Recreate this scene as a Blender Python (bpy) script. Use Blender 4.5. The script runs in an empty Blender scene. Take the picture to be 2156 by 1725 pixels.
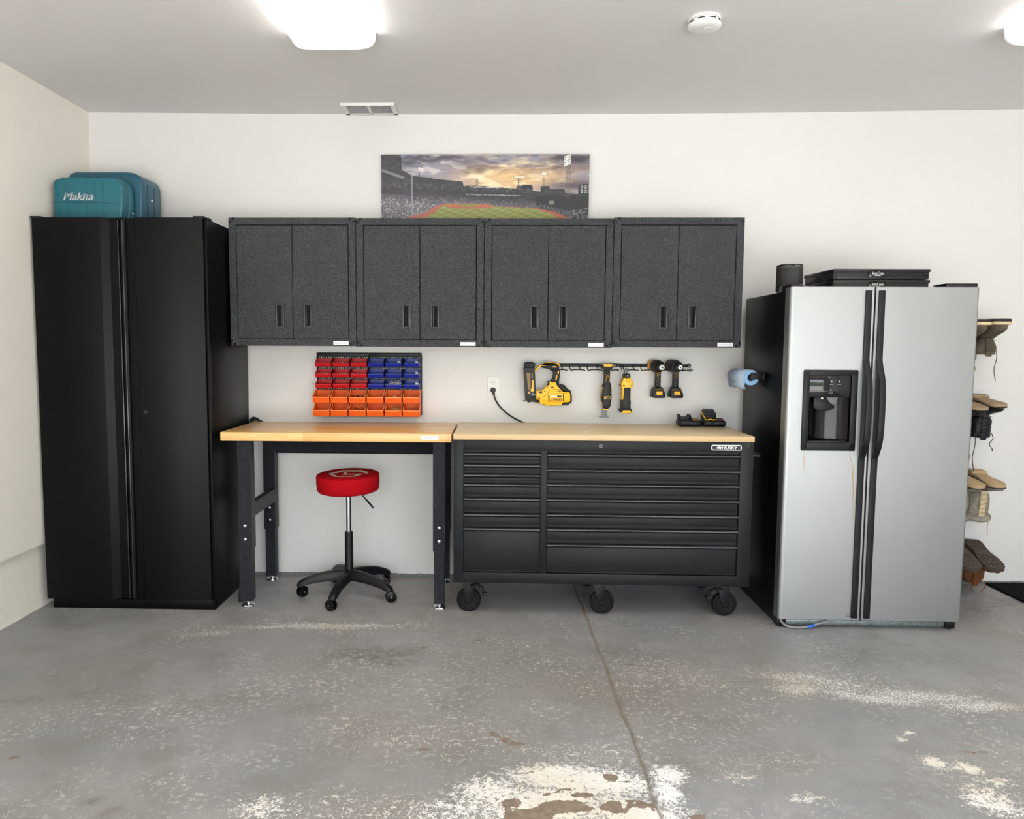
import bpy, bmesh, math, random
import numpy as np
from mathutils import Vector, Matrix
random.seed(7)
rng = np.random.RandomState(5)
SC = bpy.context.scene
COL = SC.collection
PI = math.pi

# ------------------------------------------------------------------ camera
cam_data = bpy.data.cameras.new('camera')
cam = bpy.data.objects.new('camera', cam_data)
COL.objects.link(cam)
cam_data.sensor_fit = 'HORIZONTAL'
cam_data.sensor_width = 36.0
cam_data.lens = 26.40
cam_data.shift_x = 0.0367
cam_data.clip_start = 0.05
cam_data.clip_end = 200
_p, _a, _ro = .0822, -.0256, .0047
_F = Vector((math.sin(_a)*math.cos(_p), math.cos(_a)*math.cos(_p), -math.sin(_p)))
_r = Vector((math.cos(_a), -math.sin(_a), 0)); _u = _r.cross(_F)
_R = math.cos(_ro)*_r + math.sin(_ro)*_u; _U = math.cos(_ro)*_u - math.sin(_ro)*_r
_M = Matrix(((_R.x, _U.x, -_F.x, 0), (_R.y, _U.y, -_F.y, -4.5424), (_R.z, _U.z, -_F.z, 1.4177), (0, 0, 0, 1)))
cam.matrix_world = _M
SC.camera = cam

# ------------------------------------------------------------------ light and exposure
SC.view_settings.view_transform = 'Standard'
SC.view_settings.look = 'None'
SC.view_settings.gamma = 1.0
SC.view_settings.use_curve_mapping = False
SC.view_settings.exposure = 0.93
LAMP = 4.4          # ceiling light diffuser strength
SKY = 5.6           # daylight outside the open garage door
world = bpy.data.worlds.new('world'); SC.world = world
world.use_nodes = True
_n = world.node_tree.nodes; _l = world.node_tree.links
_bg = _n['Background']
_tc = _n.new('ShaderNodeTexCoord'); _sx = _n.new('ShaderNodeSeparateXYZ'); _cr = _n.new('ShaderNodeValToRGB')
_l.new(_tc.outputs['Generated'], _sx.inputs[0]); _l.new(_sx.outputs['Z'], _cr.inputs[0])
_cr.color_ramp.elements[0].position = 0.0; _cr.color_ramp.elements[0].color = (.92, .95, 1.0, 1)
_cr.color_ramp.elements[1].position = 1.0; _cr.color_ramp.elements[1].color = (.62, .78, 1.0, 1)
_l.new(_cr.outputs[0], _bg.inputs['Color'])
_bg.inputs['Strength'].default_value = SKY
_pl = bpy.data.lights.new('door_portal', 'AREA'); _pl.shape = 'RECTANGLE'; _pl.size = 4.9; _pl.size_y = 2.15
_po = bpy.data.objects.new('door_portal', _pl); COL.objects.link(_po)
_po.location = (.7, -6.62, 1.08); _po.rotation_euler = (PI/2, 0, 0)
_pl.cycles.is_portal = True

_sl = bpy.data.lights.new('sun', 'SUN'); _sl.energy = 36; _sl.angle = math.radians(1); _sl.color = (1, .98, .96)
_so = bpy.data.objects.new('sun', _sl); COL.objects.link(_so)
_so.rotation_euler = Vector((.35, .75, -1.25)).to_track_quat('-Z', 'Y').to_euler()

# ------------------------------------------------------------------ materials
def srgb(h):
    if isinstance(h, str):
        h = h.lstrip('#'); c = [int(h[i:i+2], 16)/255 for i in (0, 2, 4)]
    else: c = h
    return tuple(x/12.92 if x <= .04045 else ((x+.055)/1.055)**2.4 for x in c) + (1,)

def mat(name, col, rough=.5, metal=0, spec=.5, bump=None, vary=None, coat=0, emit=None, sheen=0, alpha=None):
    m = bpy.data.materials.new(name); m.use_nodes = True
    nt = m.node_tree; N = nt.nodes; L = nt.links; b = N['Principled BSDF']
    b.inputs['Base Color'].default_value = srgb(col)
    b.inputs['Roughness'].default_value = rough
    b.inputs['Metallic'].default_value = metal
    b.inputs['Specular IOR Level'].default_value = spec
    if coat: b.inputs['Coat Weight'].default_value = coat; b.inputs['Coat Roughness'].default_value = .1
    if sheen: b.inputs['Sheen Weight'].default_value = sheen
    if alpha is not None: b.inputs['Alpha'].default_value = alpha
    tc = N.new('ShaderNodeTexCoord')
    if emit:
        b.inputs['Emission Color'].default_value = srgb(emit[0]); b.inputs['Emission Strength'].default_value = emit[1]
    def noise(scale, detail=3, st=(1, 1, 1), rough_=.5):
        mp = N.new('ShaderNodeMapping'); L.new(tc.outputs['Object'], mp.inputs[0])
        mp.inputs['Scale'].default_value = st
        n = N.new('ShaderNodeTexNoise'); n.inputs['Scale'].default_value = scale; n.inputs['Detail'].default_value = detail
        n.inputs['Roughness'].default_value = rough_
        L.new(mp.outputs[0], n.inputs['Vector']); return n
    if vary:   # (scale, other colour, amount, stretch)
        n = noise(vary[0], 4, vary[3] if len(vary) > 3 else (1, 1, 1))
        r = N.new('ShaderNodeMapRange'); L.new(n.outputs['Fac'], r.inputs['Value'])
        r.inputs['From Min'].default_value = .35; r.inputs['From Max'].default_value = .65; r.inputs['To Max'].default_value = vary[2]
        mx = N.new('ShaderNodeMix'); mx.data_type = 'RGBA'
        mx.inputs[6].default_value = srgb(col); mx.inputs[7].default_value = srgb(vary[1])
        L.new(r.outputs[0], mx.inputs[0]); L.new(mx.outputs[2], b.inputs['Base Color'])
    if bump:   # (scale, strength, distance, stretch)
        n = noise(bump[0], 3, bump[3] if len(bump) > 3 else (1, 1, 1))
        bp = N.new('ShaderNodeBump'); bp.inputs['Strength'].default_value = bump[1]; bp.inputs['Distance'].default_value = bump[2]
        L.new(n.outputs['Fac'], bp.inputs['Height']); L.new(bp.outputs[0], b.inputs['Normal'])
    return m

M = {}
M['wall'] = mat('wall_paint', '#dfdddb', .5, spec=.35, bump=(55, .22, .004), vary=(1.3, '#dcdad7', .5))
M['walll'] = mat('left_wall_paint', '#f2ece2', .5, spec=.35, bump=(55, .22, .004), vary=(1.3, '#eee8de', .5))
M['orim'] = mat('orange_rim', '#ff9050', .4, spec=.3)
M['ceil'] = mat('ceiling_paint', '#dfdddc', .6, spec=.3, bump=(45, .22, .004), vary=(1.1, '#dcd8d6', .6))
M['stem'] = mat('painted_concrete', '#ebe5da', .6, spec=.3, bump=(18, .45, .012))
M['base'] = mat('grey_floor_paint_edge', '#64686a', .6, bump=(60, .4, .004), vary=(70, '#8a8c8a', .5))
M['satin'] = mat('black_satin_steel', '#070709', .36, spec=.14, vary=(2.5, '#09090b', .5))
M['gloss'] = mat('black_gloss_steel', '#17181b', .16, spec=.6)
M['hammer'] = mat('hammered_charcoal', '#33363a', .36, metal=.1, spec=.55, bump=(160, 1.0, .018), vary=(260, '#74787d', .55))
M['hammer2'] = mat('hammered_black', '#1c1e23', .42, metal=.1, spec=.35, bump=(200, 1, .012), vary=(220, '#454851', .6))
M['chest'] = mat('chest_grey_steel', '#1b1d1f', .42, metal=0, spec=.18, vary=(3, '#1f2123', .6))
M['chestdark'] = mat('chest_inner_black', '#0c0c0e', .6)
M['rail'] = mat('drawer_pull_metal', '#26282a', .2, metal=.35, spec=.9)
M['black'] = mat('black_plastic', '#101113', .45, spec=.3)
M['blackr'] = mat('black_rubber', '#08080a', .7, spec=.3, bump=(200, .3, .001))
M['blackg'] = mat('black_gloss_plastic', '#0a0a0d', .09, spec=.42)
M['dgrey'] = mat('dark_grey_plastic', '#26282b', .45, spec=.35)
M['recess'] = mat('recess_gloss_black', '#050507', .16, spec=.3)
M['hrim'] = mat('handle_grey', '#24272a', .38)
M['grey'] = mat('grey_plastic', '#6d7072', .5)
M['white'] = mat('white_plastic', '#e9e8e4', .35)
M['badge'] = mat('badge_white', '#eeeff2', .35)
M['badgetext'] = mat('badge_grey_print', '#a5abb6', .4)
M['chrome'] = mat('chrome', '#d9dde0', .14, metal=1)
M['zinc'] = mat('galvanised_steel', '#8f989a', .45, metal=.7, vary=(60, '#5d6464', .7))
M['wire'] = mat('tool_grey_steel', '#73787a', .5, metal=.35)
M['red'] = mat('red_plastic', '#bd101d', .28, spec=.28)
M['blue'] = mat('blue_plastic', '#0c2390', .25, spec=.28)
M['orange'] = mat('orange_plastic', '#ee6420', .4, spec=.2)
M['fabric'] = mat('red_stretch_fabric', '#a90d18', .9, spec=.08, bump=(400, .3, .001))
M['logo'] = mat('pale_grey_print', '#d8d2cb', .7)
M['yellow'] = mat('tool_yellow', '#f7bd18', .36, spec=.4)
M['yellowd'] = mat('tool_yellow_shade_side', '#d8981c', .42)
M['label'] = mat('gold_label_print', '#a8843a', .5, vary=(260, '#5b4a2c', .9))
M['teal'] = mat('teal_case_plastic', '#1c6673', .42, bump=(350, .2, .001))
M['tealb'] = mat('blue_teal_case_plastic', '#1f566b', .36, bump=(350, .2, .001))
M['tealseam'] = mat('teal_groove', '#124552', .6)
M['paper'] = mat('blue_paper_towel', '#b4c8de', .95, spec=.1, bump=(180, .4, .002))
M['paperedge'] = mat('blue_paper_edge', '#8db4dc', .95, spec=.1, bump=(400, .5, .001, (1, 1, 1)))
M['spk'] = mat('speaker_grille', '#1e1c1b', .6, bump=(900, .4, .0005))
M['crate'] = mat('folding_crate_black', '#121213', .4, spec=.35)
M['stain'] = mat('tan_drip_stain', '#a98c62', .6)
M['cord'] = mat('black_cable', '#101112', .45)
M['blueconn'] = mat('blue_connector', '#2b63c4', .4)
M['tube'] = mat('grey_tube', '#8d8f90', .4)
M['mat'] = mat('black_floor_mat', '#0c0d0f', .95, bump=(150, 1, .01), spec=.1)
M['ledred'] = mat('red_indicator', '#ff4a3a', .3, emit=('#ff3020', 1.5))
M['screwmix'] = mat('small_steel_fixings', '#e2e0da', .35, metal=.3)
M['brass'] = mat('brass_fixings', '#d0ab60', .35, metal=.4)
M['vent'] = mat('vent_white', '#e3e1dc', .5)
M['ventd'] = mat('vent_shadow_grey', '#b0b1b2', .7)
M['ventl'] = mat('vent_louver', '#cfcfcd', .6)
M['lampw'] = mat('lamp_diffuser', '#ffffff', .4, emit=('#fffcf7', LAMP))
M['lampcap'] = mat('lamp_end_cap', '#f6f4ee', .5)
M['drive'] = mat('driveway_concrete', '#a3a19d', .9, vary=(1.5, '#8f8b84', .8))
M['soledk'] = mat('maroon_brown_sole', '#33262a', .8)
M['cream'] = mat('cream_midsole', '#d9c49a', .7)
M['boottan'] = mat('olive_suede', '#6f6253', .9, bump=(120, .6, .003), vary=(30, '#4f463c', .8))
M['gum'] = mat('gum_sole', '#a3896b', .75, bump=(60, .8, .004))
M['bootblk'] = mat('black_leather', '#0f0f12', .5, bump=(70, .7, .006))
M['tansole'] = mat('tan_rubber_sole', '#b79d76', .8, bump=(140, .3, .002))
M['bootbeige'] = mat('beige_fleece', '#a89f90', .95, bump=(60, 1, .01), vary=(25, '#7c756a', .7))
M['brownsole'] = mat('brown_lug_sole', '#4d4138', .8, bump=(90, .8, .004))
M['bootbrn'] = mat('rust_leather', '#7a4a22', .7, bump=(60, .6, .004), vary=(20, '#5a3417', .8))
M['lacetan'] = mat('tan_lace', '#7b6f5f', .9)
M['lacebeige'] = mat('beige_lace', '#c0b49e', .9)
M['lacebrn'] = mat('brown_lace', '#7d4e2a', .9)
M['tip'] = mat('lace_tip', '#c9b06a', .5)
M['holed'] = mat('dark_hole', '#050506', .9)

def wood(name, c1, c2, c3, rough):
    m = bpy.data.materials.new(name); m.use_nodes = True
    nt = m.node_tree; N = nt.nodes; L = nt.links; b = N['Principled BSDF']
    tc = N.new('ShaderNodeTexCoord')
    br = N.new('ShaderNodeTexBrick'); br.offset = .37; br.inputs['Scale'].default_value = 1
    br.inputs['Brick Width'].default_value = .46; br.inputs['Row Height'].default_value = .042
    br.inputs['Mortar Size'].default_value = .0006; br.inputs['Bias'].default_value = 0
    br.inputs['Color1'].default_value = srgb(c1); br.inputs['Color2'].default_value = srgb(c2); br.inputs['Mortar'].default_value = srgb(c3)
    L.new(tc.outputs['Object'], br.inputs['Vector'])
    mp = N.new('ShaderNodeMapping'); mp.inputs['Scale'].default_value = (1.2, 22, 22); L.new(tc.outputs['Object'], mp.inputs[0])
    ns = N.new('ShaderNodeTexNoise'); ns.inputs['Scale'].default_value = 5; ns.inputs['Detail'].default_value = 6; ns.inputs['Distortion'].default_value = .6
    L.new(mp.outputs[0], ns.inputs['Vector'])
    r = N.new('ShaderNodeMapRange'); r.inputs['From Min'].default_value = .42; r.inputs['From Max'].default_value = .72; r.inputs['To Max'].default_value = .55
    L.new(ns.outputs['Fac'], r.inputs['Value'])
    mx = N.new('ShaderNodeMix'); mx.data_type = 'RGBA'; mx.inputs[7].default_value = srgb(c3)
    L.new(br.outputs['Color'], mx.inputs[6]); L.new(r.outputs[0], mx.inputs[0]); L.new(mx.outputs[2], b.inputs['Base Color'])
    b.inputs['Roughness'].default_value = rough; b.inputs['Specular IOR Level'].default_value = .5
    return m
M['maple'] = wood('maple_butcher_block', '#f7cb8a', '#eab26c', '#d09a5c', .25)
M['oak'] = wood('pale_hardwood_top', '#f5dfb4', '#e9cd9c', '#d0b084', .40)

def stainless():
    m = bpy.data.materials.new('brushed_stainless'); m.use_nodes = True
    nt = m.node_tree; N = nt.nodes; L = nt.links; b = N['Principled BSDF']
    b.inputs['Base Color'].default_value = srgb('#a5a7a7'); b.inputs['Metallic'].default_value = 1
    tc = N.new('ShaderNodeTexCoord'); mp = N.new('ShaderNodeMapping'); mp.inputs['Scale'].default_value = (260, 260, 3)
    L.new(tc.outputs['Object'], mp.inputs[0])
    n = N.new('ShaderNodeTexNoise'); n.inputs['Scale'].default_value = 1; n.inputs['Detail'].default_value = 3; L.new(mp.outputs[0], n.inputs['Vector'])
    r = N.new('ShaderNodeMapRange'); r.inputs['To Min'].default_value = .40; r.inputs['To Max'].default_value = .50; L.new(n.outputs['Fac'], r.inputs['Value'])
    L.new(r.outputs[0], b.inputs['Roughness'])
    mpb = N.new('ShaderNodeMapping'); mpb.inputs['Scale'].default_value = (1300, 1300, 6); L.new(tc.outputs['Object'], mpb.inputs[0])
    nb = N.new('ShaderNodeTexNoise'); nb.inputs['Scale'].default_value = 1; nb.inputs['Detail'].default_value = 1; L.new(mpb.outputs[0], nb.inputs['Vector'])
    bb_ = N.new('ShaderNodeBump'); bb_.inputs['Strength'].default_value = 1; bb_.inputs['Distance'].default_value = .00022
    L.new(nb.outputs['Fac'], bb_.inputs['Height'])
    n2 = N.new('ShaderNodeTexNoise'); n2.inputs['Scale'].default_value = 2.6; n2.inputs['Detail'].default_value = 1; L.new(tc.outputs['Object'], n2.inputs['Vector'])
    bp = N.new('ShaderNodeBump'); bp.inputs['Strength'].default_value = .5; bp.inputs['Distance'].default_value = .004
    L.new(n2.outputs['Fac'], bp.inputs['Height']); L.new(bb_.outputs[0], bp.inputs['Normal']); L.new(bp.outputs[0], b.inputs['Normal'])
    return m
M['steel'] = stainless()

# ------------------------------------------------------------------ mesh builder
class MB:
    def __init__(s): s.V = []; s.F = []
    def add(s, V, F):
        o = len(s.V); s.V += [tuple(v) for v in V]; s.F += [tuple(i+o for i in f) for f in F]; return s
    def bm(s, b):
        b.verts.index_update()
        s.add([v.co[:] for v in b.verts], [[v.index for v in f.verts] for f in b.faces]); b.free(); return s
    def box(s, x0, x1, y0, y1, z0, z1, b=0, seg=2):
        if x0 > x1: x0, x1 = x1, x0
        if y0 > y1: y0, y1 = y1, y0
        if z0 > z1: z0, z1 = z1, z0
        V = [(x, y, z) for x in (x0, x1) for y in (y0, y1) for z in (z0, z1)]
        F = [(0, 1, 3, 2), (4, 6, 7, 5), (0, 4, 5, 1), (2, 3, 7, 6), (0, 2, 6, 4), (1, 5, 7, 3)]
        if not b: return s.add(V, F)
        return s._bev(V, F, b, seg)
    def _bev(s, V, F, b, seg):
        m = bmesh.new(); vs = [m.verts.new(v) for v in V]
        for f in F: m.faces.new([vs[i] for i in f])
        bmesh.ops.bevel(m, geom=list(m.edges), offset=b, segments=seg, profile=.5, affect='EDGES', clamp_overlap=True)
        return s.bm(m)
    def prism(s, pts, ax, a0, a1, b=0, seg=2, sc=1.0):
        # pts in the plane normal to ax: x->(y,z)  y->(x,z)  z->(x,y); sc scales the a0 end about its centre
        n = len(pts); cx = sum(p[0] for p in pts)/n; cy = sum(p[1] for p in pts)/n
        def mk(p, a, k=1):
            u, v = cx+(p[0]-cx)*k, cy+(p[1]-cy)*k
            return {'x': (a, u, v), 'y': (u, a, v), 'z': (u, v, a)}[ax]
        V = [mk(p, a0, sc) for p in pts] + [mk(p, a1) for p in pts]
        area = sum(pts[i][0]*pts[(i+1) % n][1]-pts[(i+1) % n][0]*pts[i][1] for i in range(n))
        F = [tuple(range(n))[::-1], tuple(range(n, 2*n))] + [(i, (i+1) % n, n+(i+1) % n, n+i) for i in range(n)]
        m = bmesh.new(); vs = [m.verts.new(v) for v in V]
        for f in F: m.faces.new([vs[i] for i in f])
        bmesh.ops.recalc_face_normals(m, faces=list(m.faces))
        if b: bmesh.ops.bevel(m, geom=list(m.edges), offset=b, segments=seg, profile=.5, affect='EDGES', clamp_overlap=True)
        return s.bm(m)
    def cyl(s, p0, p1, r0, r1=None, n=20, cap=True):
        return s.tube([p0, p1], [r0, r0 if r1 is None else r1], n, cap)
    def tube(s, path, r, n=10, cap=True, flat=None):
        P = [Vector(p) for p in path]; k = len(P)
        R = r if isinstance(r, (list, tuple)) else [r]*k
        V = []; F = []; up = None
        for i in range(k):
            t = (P[min(i+1, k-1)]-P[max(i-1, 0)]).normalized()
            if up is None:
                up = Vector((0, 0, 1)) if abs(t.z) < .9 else Vector((1, 0, 0))
            a = t.cross(up)
            if a.length < 1e-6: a = t.cross(Vector((0, 1, 0)))
            a.normalize(); bb = a.cross(t).normalized(); up = bb
            for j in range(n):
                w = 2*PI*j/n
                V.append(P[i]+a*math.cos(w)*R[i]+bb*math.sin(w)*R[i]*(flat or 1))
        for i in range(k-1):
            for j in range(n):
                F.append((i*n+j, i*n+(j+1) % n, (i+1)*n+(j+1) % n, (i+1)*n+j))
        if cap: F.append(tuple(range(n))[::-1]); F.append(tuple((k-1)*n+j for j in range(n)))
        m = bmesh.new(); vs = [m.verts.new(v) for v in V]
        for f in F: m.faces.new([vs[i] for i in f])
        bmesh.ops.recalc_face_normals(m, faces=list(m.faces))
        return s.bm(m)
    def lathe(s, c, ax, prof, n=28):
        # prof: list of (offset along ax, radius)
        c = Vector(c); A = {'x': Vector((1, 0, 0)), 'y': Vector((0, 1, 0)), 'z': Vector((0, 0, 1))}[ax] if isinstance(ax, str) else Vector(ax).normalized()
        return s.tubeax(c, A, prof, n)
    def tubeax(s, c, A, prof, n):
        a = A.cross(Vector((0, 0, 1)) if abs(A.z) < .9 else Vector((1, 0, 0))).normalized(); b = A.cross(a)
        V = []; F = []
        for h, r in prof:
            for j in range(n):
                w = 2*PI*j/n; V.append(c+A*h+a*math.cos(w)*max(r, 1e-5)+b*math.sin(w)*max(r, 1e-5))
        k = len(prof)
        for i in range(k-1):
            for j in range(n): F.append((i*n+j, i*n+(j+1) % n, (i+1)*n+(j+1) % n, (i+1)*n+j))
        F.append(tuple(range(n))[::-1]); F.append(tuple((k-1)*n+j for j in range(n)))
        m = bmesh.new(); vs = [m.verts.new(v) for v in V]
        for f in F: m.faces.new([vs[i] for i in f])
        bmesh.ops.recalc_face_normals(m, faces=list(m.faces))
        return s.bm(m)
    def sweeprect(s, path, w, d, b=0):
        # path of (x, y, z) mostly vertical; rectangle w in x, d in y
        V = []; F = []
        for (x, y, z) in path:
            for dx, dy in ((-1, -1), (1, -1), (1, 1), (-1, 1)): V.append((x+dx*w/2, y+dy*d/2, z))
        k = len(path)
        for i in range(k-1):
            for j in range(4): F.append((i*4+j, i*4+(j+1) % 4, (i+1)*4+(j+1) % 4, (i+1)*4+j))
        F += [(3, 2, 1, 0), tuple((k-1)*4+j for j in range(4))]
        m = bmesh.new(); vs = [m.verts.new(v) for v in V]
        for f in F: m.faces.new([vs[i] for i in f])
        bmesh.ops.recalc_face_normals(m, faces=list(m.faces))
        if b: bmesh.ops.bevel(m, geom=list(m.edges), offset=b, segments=2, profile=.5, affect='EDGES', clamp_overlap=True)
        return s.bm(m)
    def xf(s, mtx):
        s.V = [tuple(mtx @ Vector(v)) for v in s.V]; return s

def rrect(x0, x1, z0, z1, r, n=5):
    P = []
    for cx, cz, a0 in ((x1-r, z1-r, 0), (x0+r, z1-r, 90), (x0+r, z0+r, 180), (x1-r, z0+r, 270)):
        for i in range(n+1):
            w = math.radians(a0+90*i/n); P.append((cx+r*math.cos(w), cz+r*math.sin(w)))
    return P

def text_mb(s, width, x, y, z, bold=0, fat=0, shear=0, depth=.0008, flip=False, height=None):
    """lettering facing -Y, left-bottom at x,z, scaled to width"""
    cu = bpy.data.curves.new('t', 'FONT'); cu.body = s; cu.size = 1; cu.shear = shear; cu.offset = bold; cu.extrude = .5
    cu.resolution_u = 2
    o = bpy.data.objects.new('t', cu); COL.objects.link(o); bpy.context.view_layer.update()
    dg = bpy.context.evaluated_depsgraph_get()
    me = bpy.data.meshes.new_from_object(o.evaluated_get(dg))
    V = np.array([v.co[:] for v in me.vertices]); F = [tuple(p.vertices) for p in me.polygons]
    bpy.data.objects.remove(o); bpy.data.meshes.remove(me)
    mn = V.min(0); mxv = V.max(0); k = width/(mxv[0]-mn[0]); kz = k if height is None else height/(mxv[1]-mn[1])
    X = (V[:, 0]-mn[0])*k; Z = (V[:, 1]-mn[1])*kz; D = (V[:, 2])*depth
    if flip: X = width-X; Z = Z.max()-Z
    m = MB()
    for q in ((0,) if not fat else (-fat, 0, fat)): m.add([(x+X[i]+q, y-D[i]-depth/2-abs(q)*.02, z+Z[i]) for i in range(len(V))], F)
    return m

OFF = {}
def mesh_obj(name, mb, m, smooth=35):
    me = bpy.data.meshes.new(name)
    me.from_pydata(mb.V, [], mb.F); me.update()
    if smooth: me.shade_smooth(); me.set_sharp_from_angle(angle=math.radians(smooth))
    if isinstance(m, str): m = M[m]
    me.materials.append(m)
    o = bpy.data.objects.new(name, me); COL.objects.link(o); return o
def thing(name, label, cat, loc, group=None, rz=0):
    o = bpy.data.objects.new(name, None); COL.objects.link(o); o.empty_display_size = .05
    o.location = loc; o.rotation_euler = (0, 0, rz); o['label'] = label; o['category'] = cat
    if group: o['group'] = group
    OFF[o.name] = Vector(loc); return o
def part(name, mb, m, parent, label=None, smooth=35, kind=None):
    L = OFF[parent.name]; mb.V = [(v[0]-L.x, v[1]-L.y, v[2]-L.z) for v in mb.V]
    o = mesh_obj(name, mb, m, smooth); o.parent = parent; OFF[o.name] = L
    if label: o['label'] = label
    if kind: o['kind'] = kind
    return o
def solo(name, mb, m, label, cat, loc, group=None, kind=None, smooth=35):
    L = Vector(loc); mb.V = [(v[0]-L.x, v[1]-L.y, v[2]-L.z) for v in mb.V]
    o = mesh_obj(name, mb, m, smooth); o.location = loc; o['label'] = label; o['category'] = cat
    if group: o['group'] = group
    if kind: o['kind'] = kind
    OFF[o.name] = L; return o
def struct(name, mb, m, smooth=35):
    o = mesh_obj(name, mb, m, smooth); o['kind'] = 'structure'; OFF[o.name] = Vector((0, 0, 0)); return o
def dup(root, loc, label=None, rz=None, group=None):
    r = root.copy(); COL.objects.link(r); r.location = loc
    if rz is not None: r.rotation_euler = (0, 0, rz)
    if label: r['label'] = label
    if group: r['group'] = group
    def rec(a, b):
        for ch in list(a.children):
            if ch == b: continue
            c = ch.copy(); COL.objects.link(c); c.parent = b; rec(ch, c)
    rec(root, r); return r

# ------------------------------------------------------------------ numpy noise
def vnoise(x, y, seed):
    r = np.random.RandomState(seed); T = r.rand(256, 256)
    xi = np.floor(x).astype(int); yi = np.floor(y).astype(int); fx = x-xi; fy = y-yi
    fx = fx*fx*(3-2*fx); fy = fy*fy*(3-2*fy)
    g = lambda a, b: T[a % 256, b % 256]
    return (g(xi, yi)*(1-fx)+g(xi+1, yi)*fx)*(1-fy)+(g(xi, yi+1)*(1-fx)+g(xi+1, yi+1)*fx)*fy
def fbm(x, y, seed, o=5):
    v = 0; a = .5
    for i in range(o): v = v+a*vnoise(x*2**i, y*2**i, seed+i); a *= .5
    return v
# ================================================================== THE ROOM
XL, XR, YF, ZC = -2.425, 3.95, -6.6, 2.805
# ---- floor: worn painted slab with a control joint; wear masks are stored per vertex
def build_floor():
    xs = list(np.arange(XL-.05, .47, .025)) + [.478, .486, .4905, .494, .4975, .502, .51, .52] + list(np.arange(.54, XR+.05, .025))
    ys = list(np.arange(-6.6, 0.026, .025))
    X, Y = np.meshgrid(np.array(xs), np.array(ys))
    nx, ny = len(xs), len(ys)
    jx = np.clip((.20-np.abs(X-.494))/.17, 0, 1)*(.011*np.clip(-Y-.1, 0, 3)+.003*np.sin(Y*9)+.002*np.sin(Y*23))
    Xw = X+jx
    Z = np.zeros_like(X)
    d = np.abs(X-.494); Z[d < .0045] = -.006
    Z += .0012*np.where((d > .006) & (d < .013), 1, 0)
    wx = Xw+.05*(fbm(Xw*6, Y*6, 3)-.5); wy = Y+.07*(fbm(Xw*6, Y*6, 9)-.5)
    def E(cx, cy, rx, ry, rot=0, p=1.0):
        c, s = math.cos(rot), math.sin(rot); u = (wx-cx)*c+(wy-cy)*s; v = -(wx-cx)*s+(wy-cy)*c
        return np.clip(1.35-np.sqrt((u/rx)**2+(v/ry)**2), 0, 1)*p
    def mx(*a):
        r = a[0]
        for b in a[1:]: r = np.maximum(r, b)
        return r
    white = mx(E(.17, -2.32, .26, .14), E(.34, -2.19, .24, .10), E(.22, -2.14, .2, .07), E(.0, -2.25, .15, .1, 0, .8), E(.60, -2.13, .075, .06), E(.57, -2.23, .06, .07),
               E(.45, -2.35, .18, .1), E(-.12, -2.33, .18, .05, 0, .6), E(-.70, -2.36, .11, .09, 0, .62), E(1.53, -2.01, .045, .05), E(1.55, -1.83, .025, .018),
               E(1.62, -2.05, .05, .05), E(1.57, -2.24, .09, .09, 0, .8), E(1.68, -2.38, .12, .12), E(1.50, -1.87, .02, .02), E(1.66, -2.14, .06, .02),
               E(1.0, -2.26, .08, .03, 0, .6), E(.83, -2.14, .1, .04, 0, .5), E(.1, -2.45, .5, .12, 0, .8), E(2.1, -2.3, .3, .1, 0, .5),
               E(-1.5, -3.1, .3, .3, 0, .7), E(.8, -3.2, .5, .4, 0, .7))
    dense = mx(E(-.95, -.86, .55, .045), E(-.75, -.83, .45, .035, 0, 1), E(-1.45, -.97, .28, .06, .3, .8), E(-.40, -.80, .12, .03, 0, .7),
               E(1.30, -1.36, .22, .10, 0, .9), E(1.55, -1.55, .33, .06, -.25), E(1.28, -1.48, .16, .09), E(1.95, -1.60, .26, .06, 0, 1), E(1.40, -1.40, .40, .13, -.2, .8), E(1.75, -1.52, .35, .08, -.15, .95), E(.75, -1.35, .35, .2, 0, .62), E(.5, -1.52, .25, .12, 0, .5),
               E(.9, -1.45, .3, .14, 0, .55), E(.1, -1.3, .5, .25, 0, .35), E(-.6, -1.5, .6, .3, 0, .32), E(-1.3, -1.7, .3, .14, 0, .4), E(.9, -2.05, .3, .08, 0, .5),
               E(-.2, -1.9, .5, .25, 0, .42), E(-.35, -2.35, .4, .14, 0, .55), E(.6, -1.8, .35, .2, 0, .4), E(.3, -2.0, .45, .1, 0, .6), E(1.7, -2.1, .3, .3, 0, .45), E(.15, -1.0, .3, .1, 0, .35))
    clean = mx(E(-2.0, -1.1, .5, .5), E(1.3, -1.88, .50, .13), E(2.2, -1.0, .5, .35), E(1.3, -2.2, .25, .3, 0, .7), E(0, -.35, 3, .32), E(1.1, -1.08, .5, .1, 0, .8))
    brown = mx(E(.04, -1.92, .055, .022, -.5), E(.00, -1.89, .045, .018), E(.08, -1.95, .05, .015), E(.40, -2.16, .04, .035), E(.21, -2.33, .13, .045), E(.10, -2.37, .1, .06), E(.05, -2.30, .05, .03), E(.30, -2.27, .05, .02), E(.62, -2.36, .05, .02), E(.18, -2.25, .03, .015),
               E(.38, -2.33, .06, .04), E(-.12, -2.18, .03, .018), E(.47, -2.29, .06, .028), E(.25, -2.22, .035, .02), E(1.70, -1.955, .06, .012), E(-1.64, -2.09, .03, .016, .6),
               E(-.24, -2.0, .03, .01), E(.33, -1.15, .03, .01), E(.62, -1.25, .035, .012), E(-.33, -1.1, .03, .01), E(.12, -1.1, .02, .01), E(-.05, -1.0, .035, .01),
               E(.8, -2.31, .03, .015), E(.95, -2.42, .09, .02), E(.88, -2.28, .015, .01), E(-.03, -1.45, .04, .01), E(.46, -2.18, .02, .02))
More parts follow.
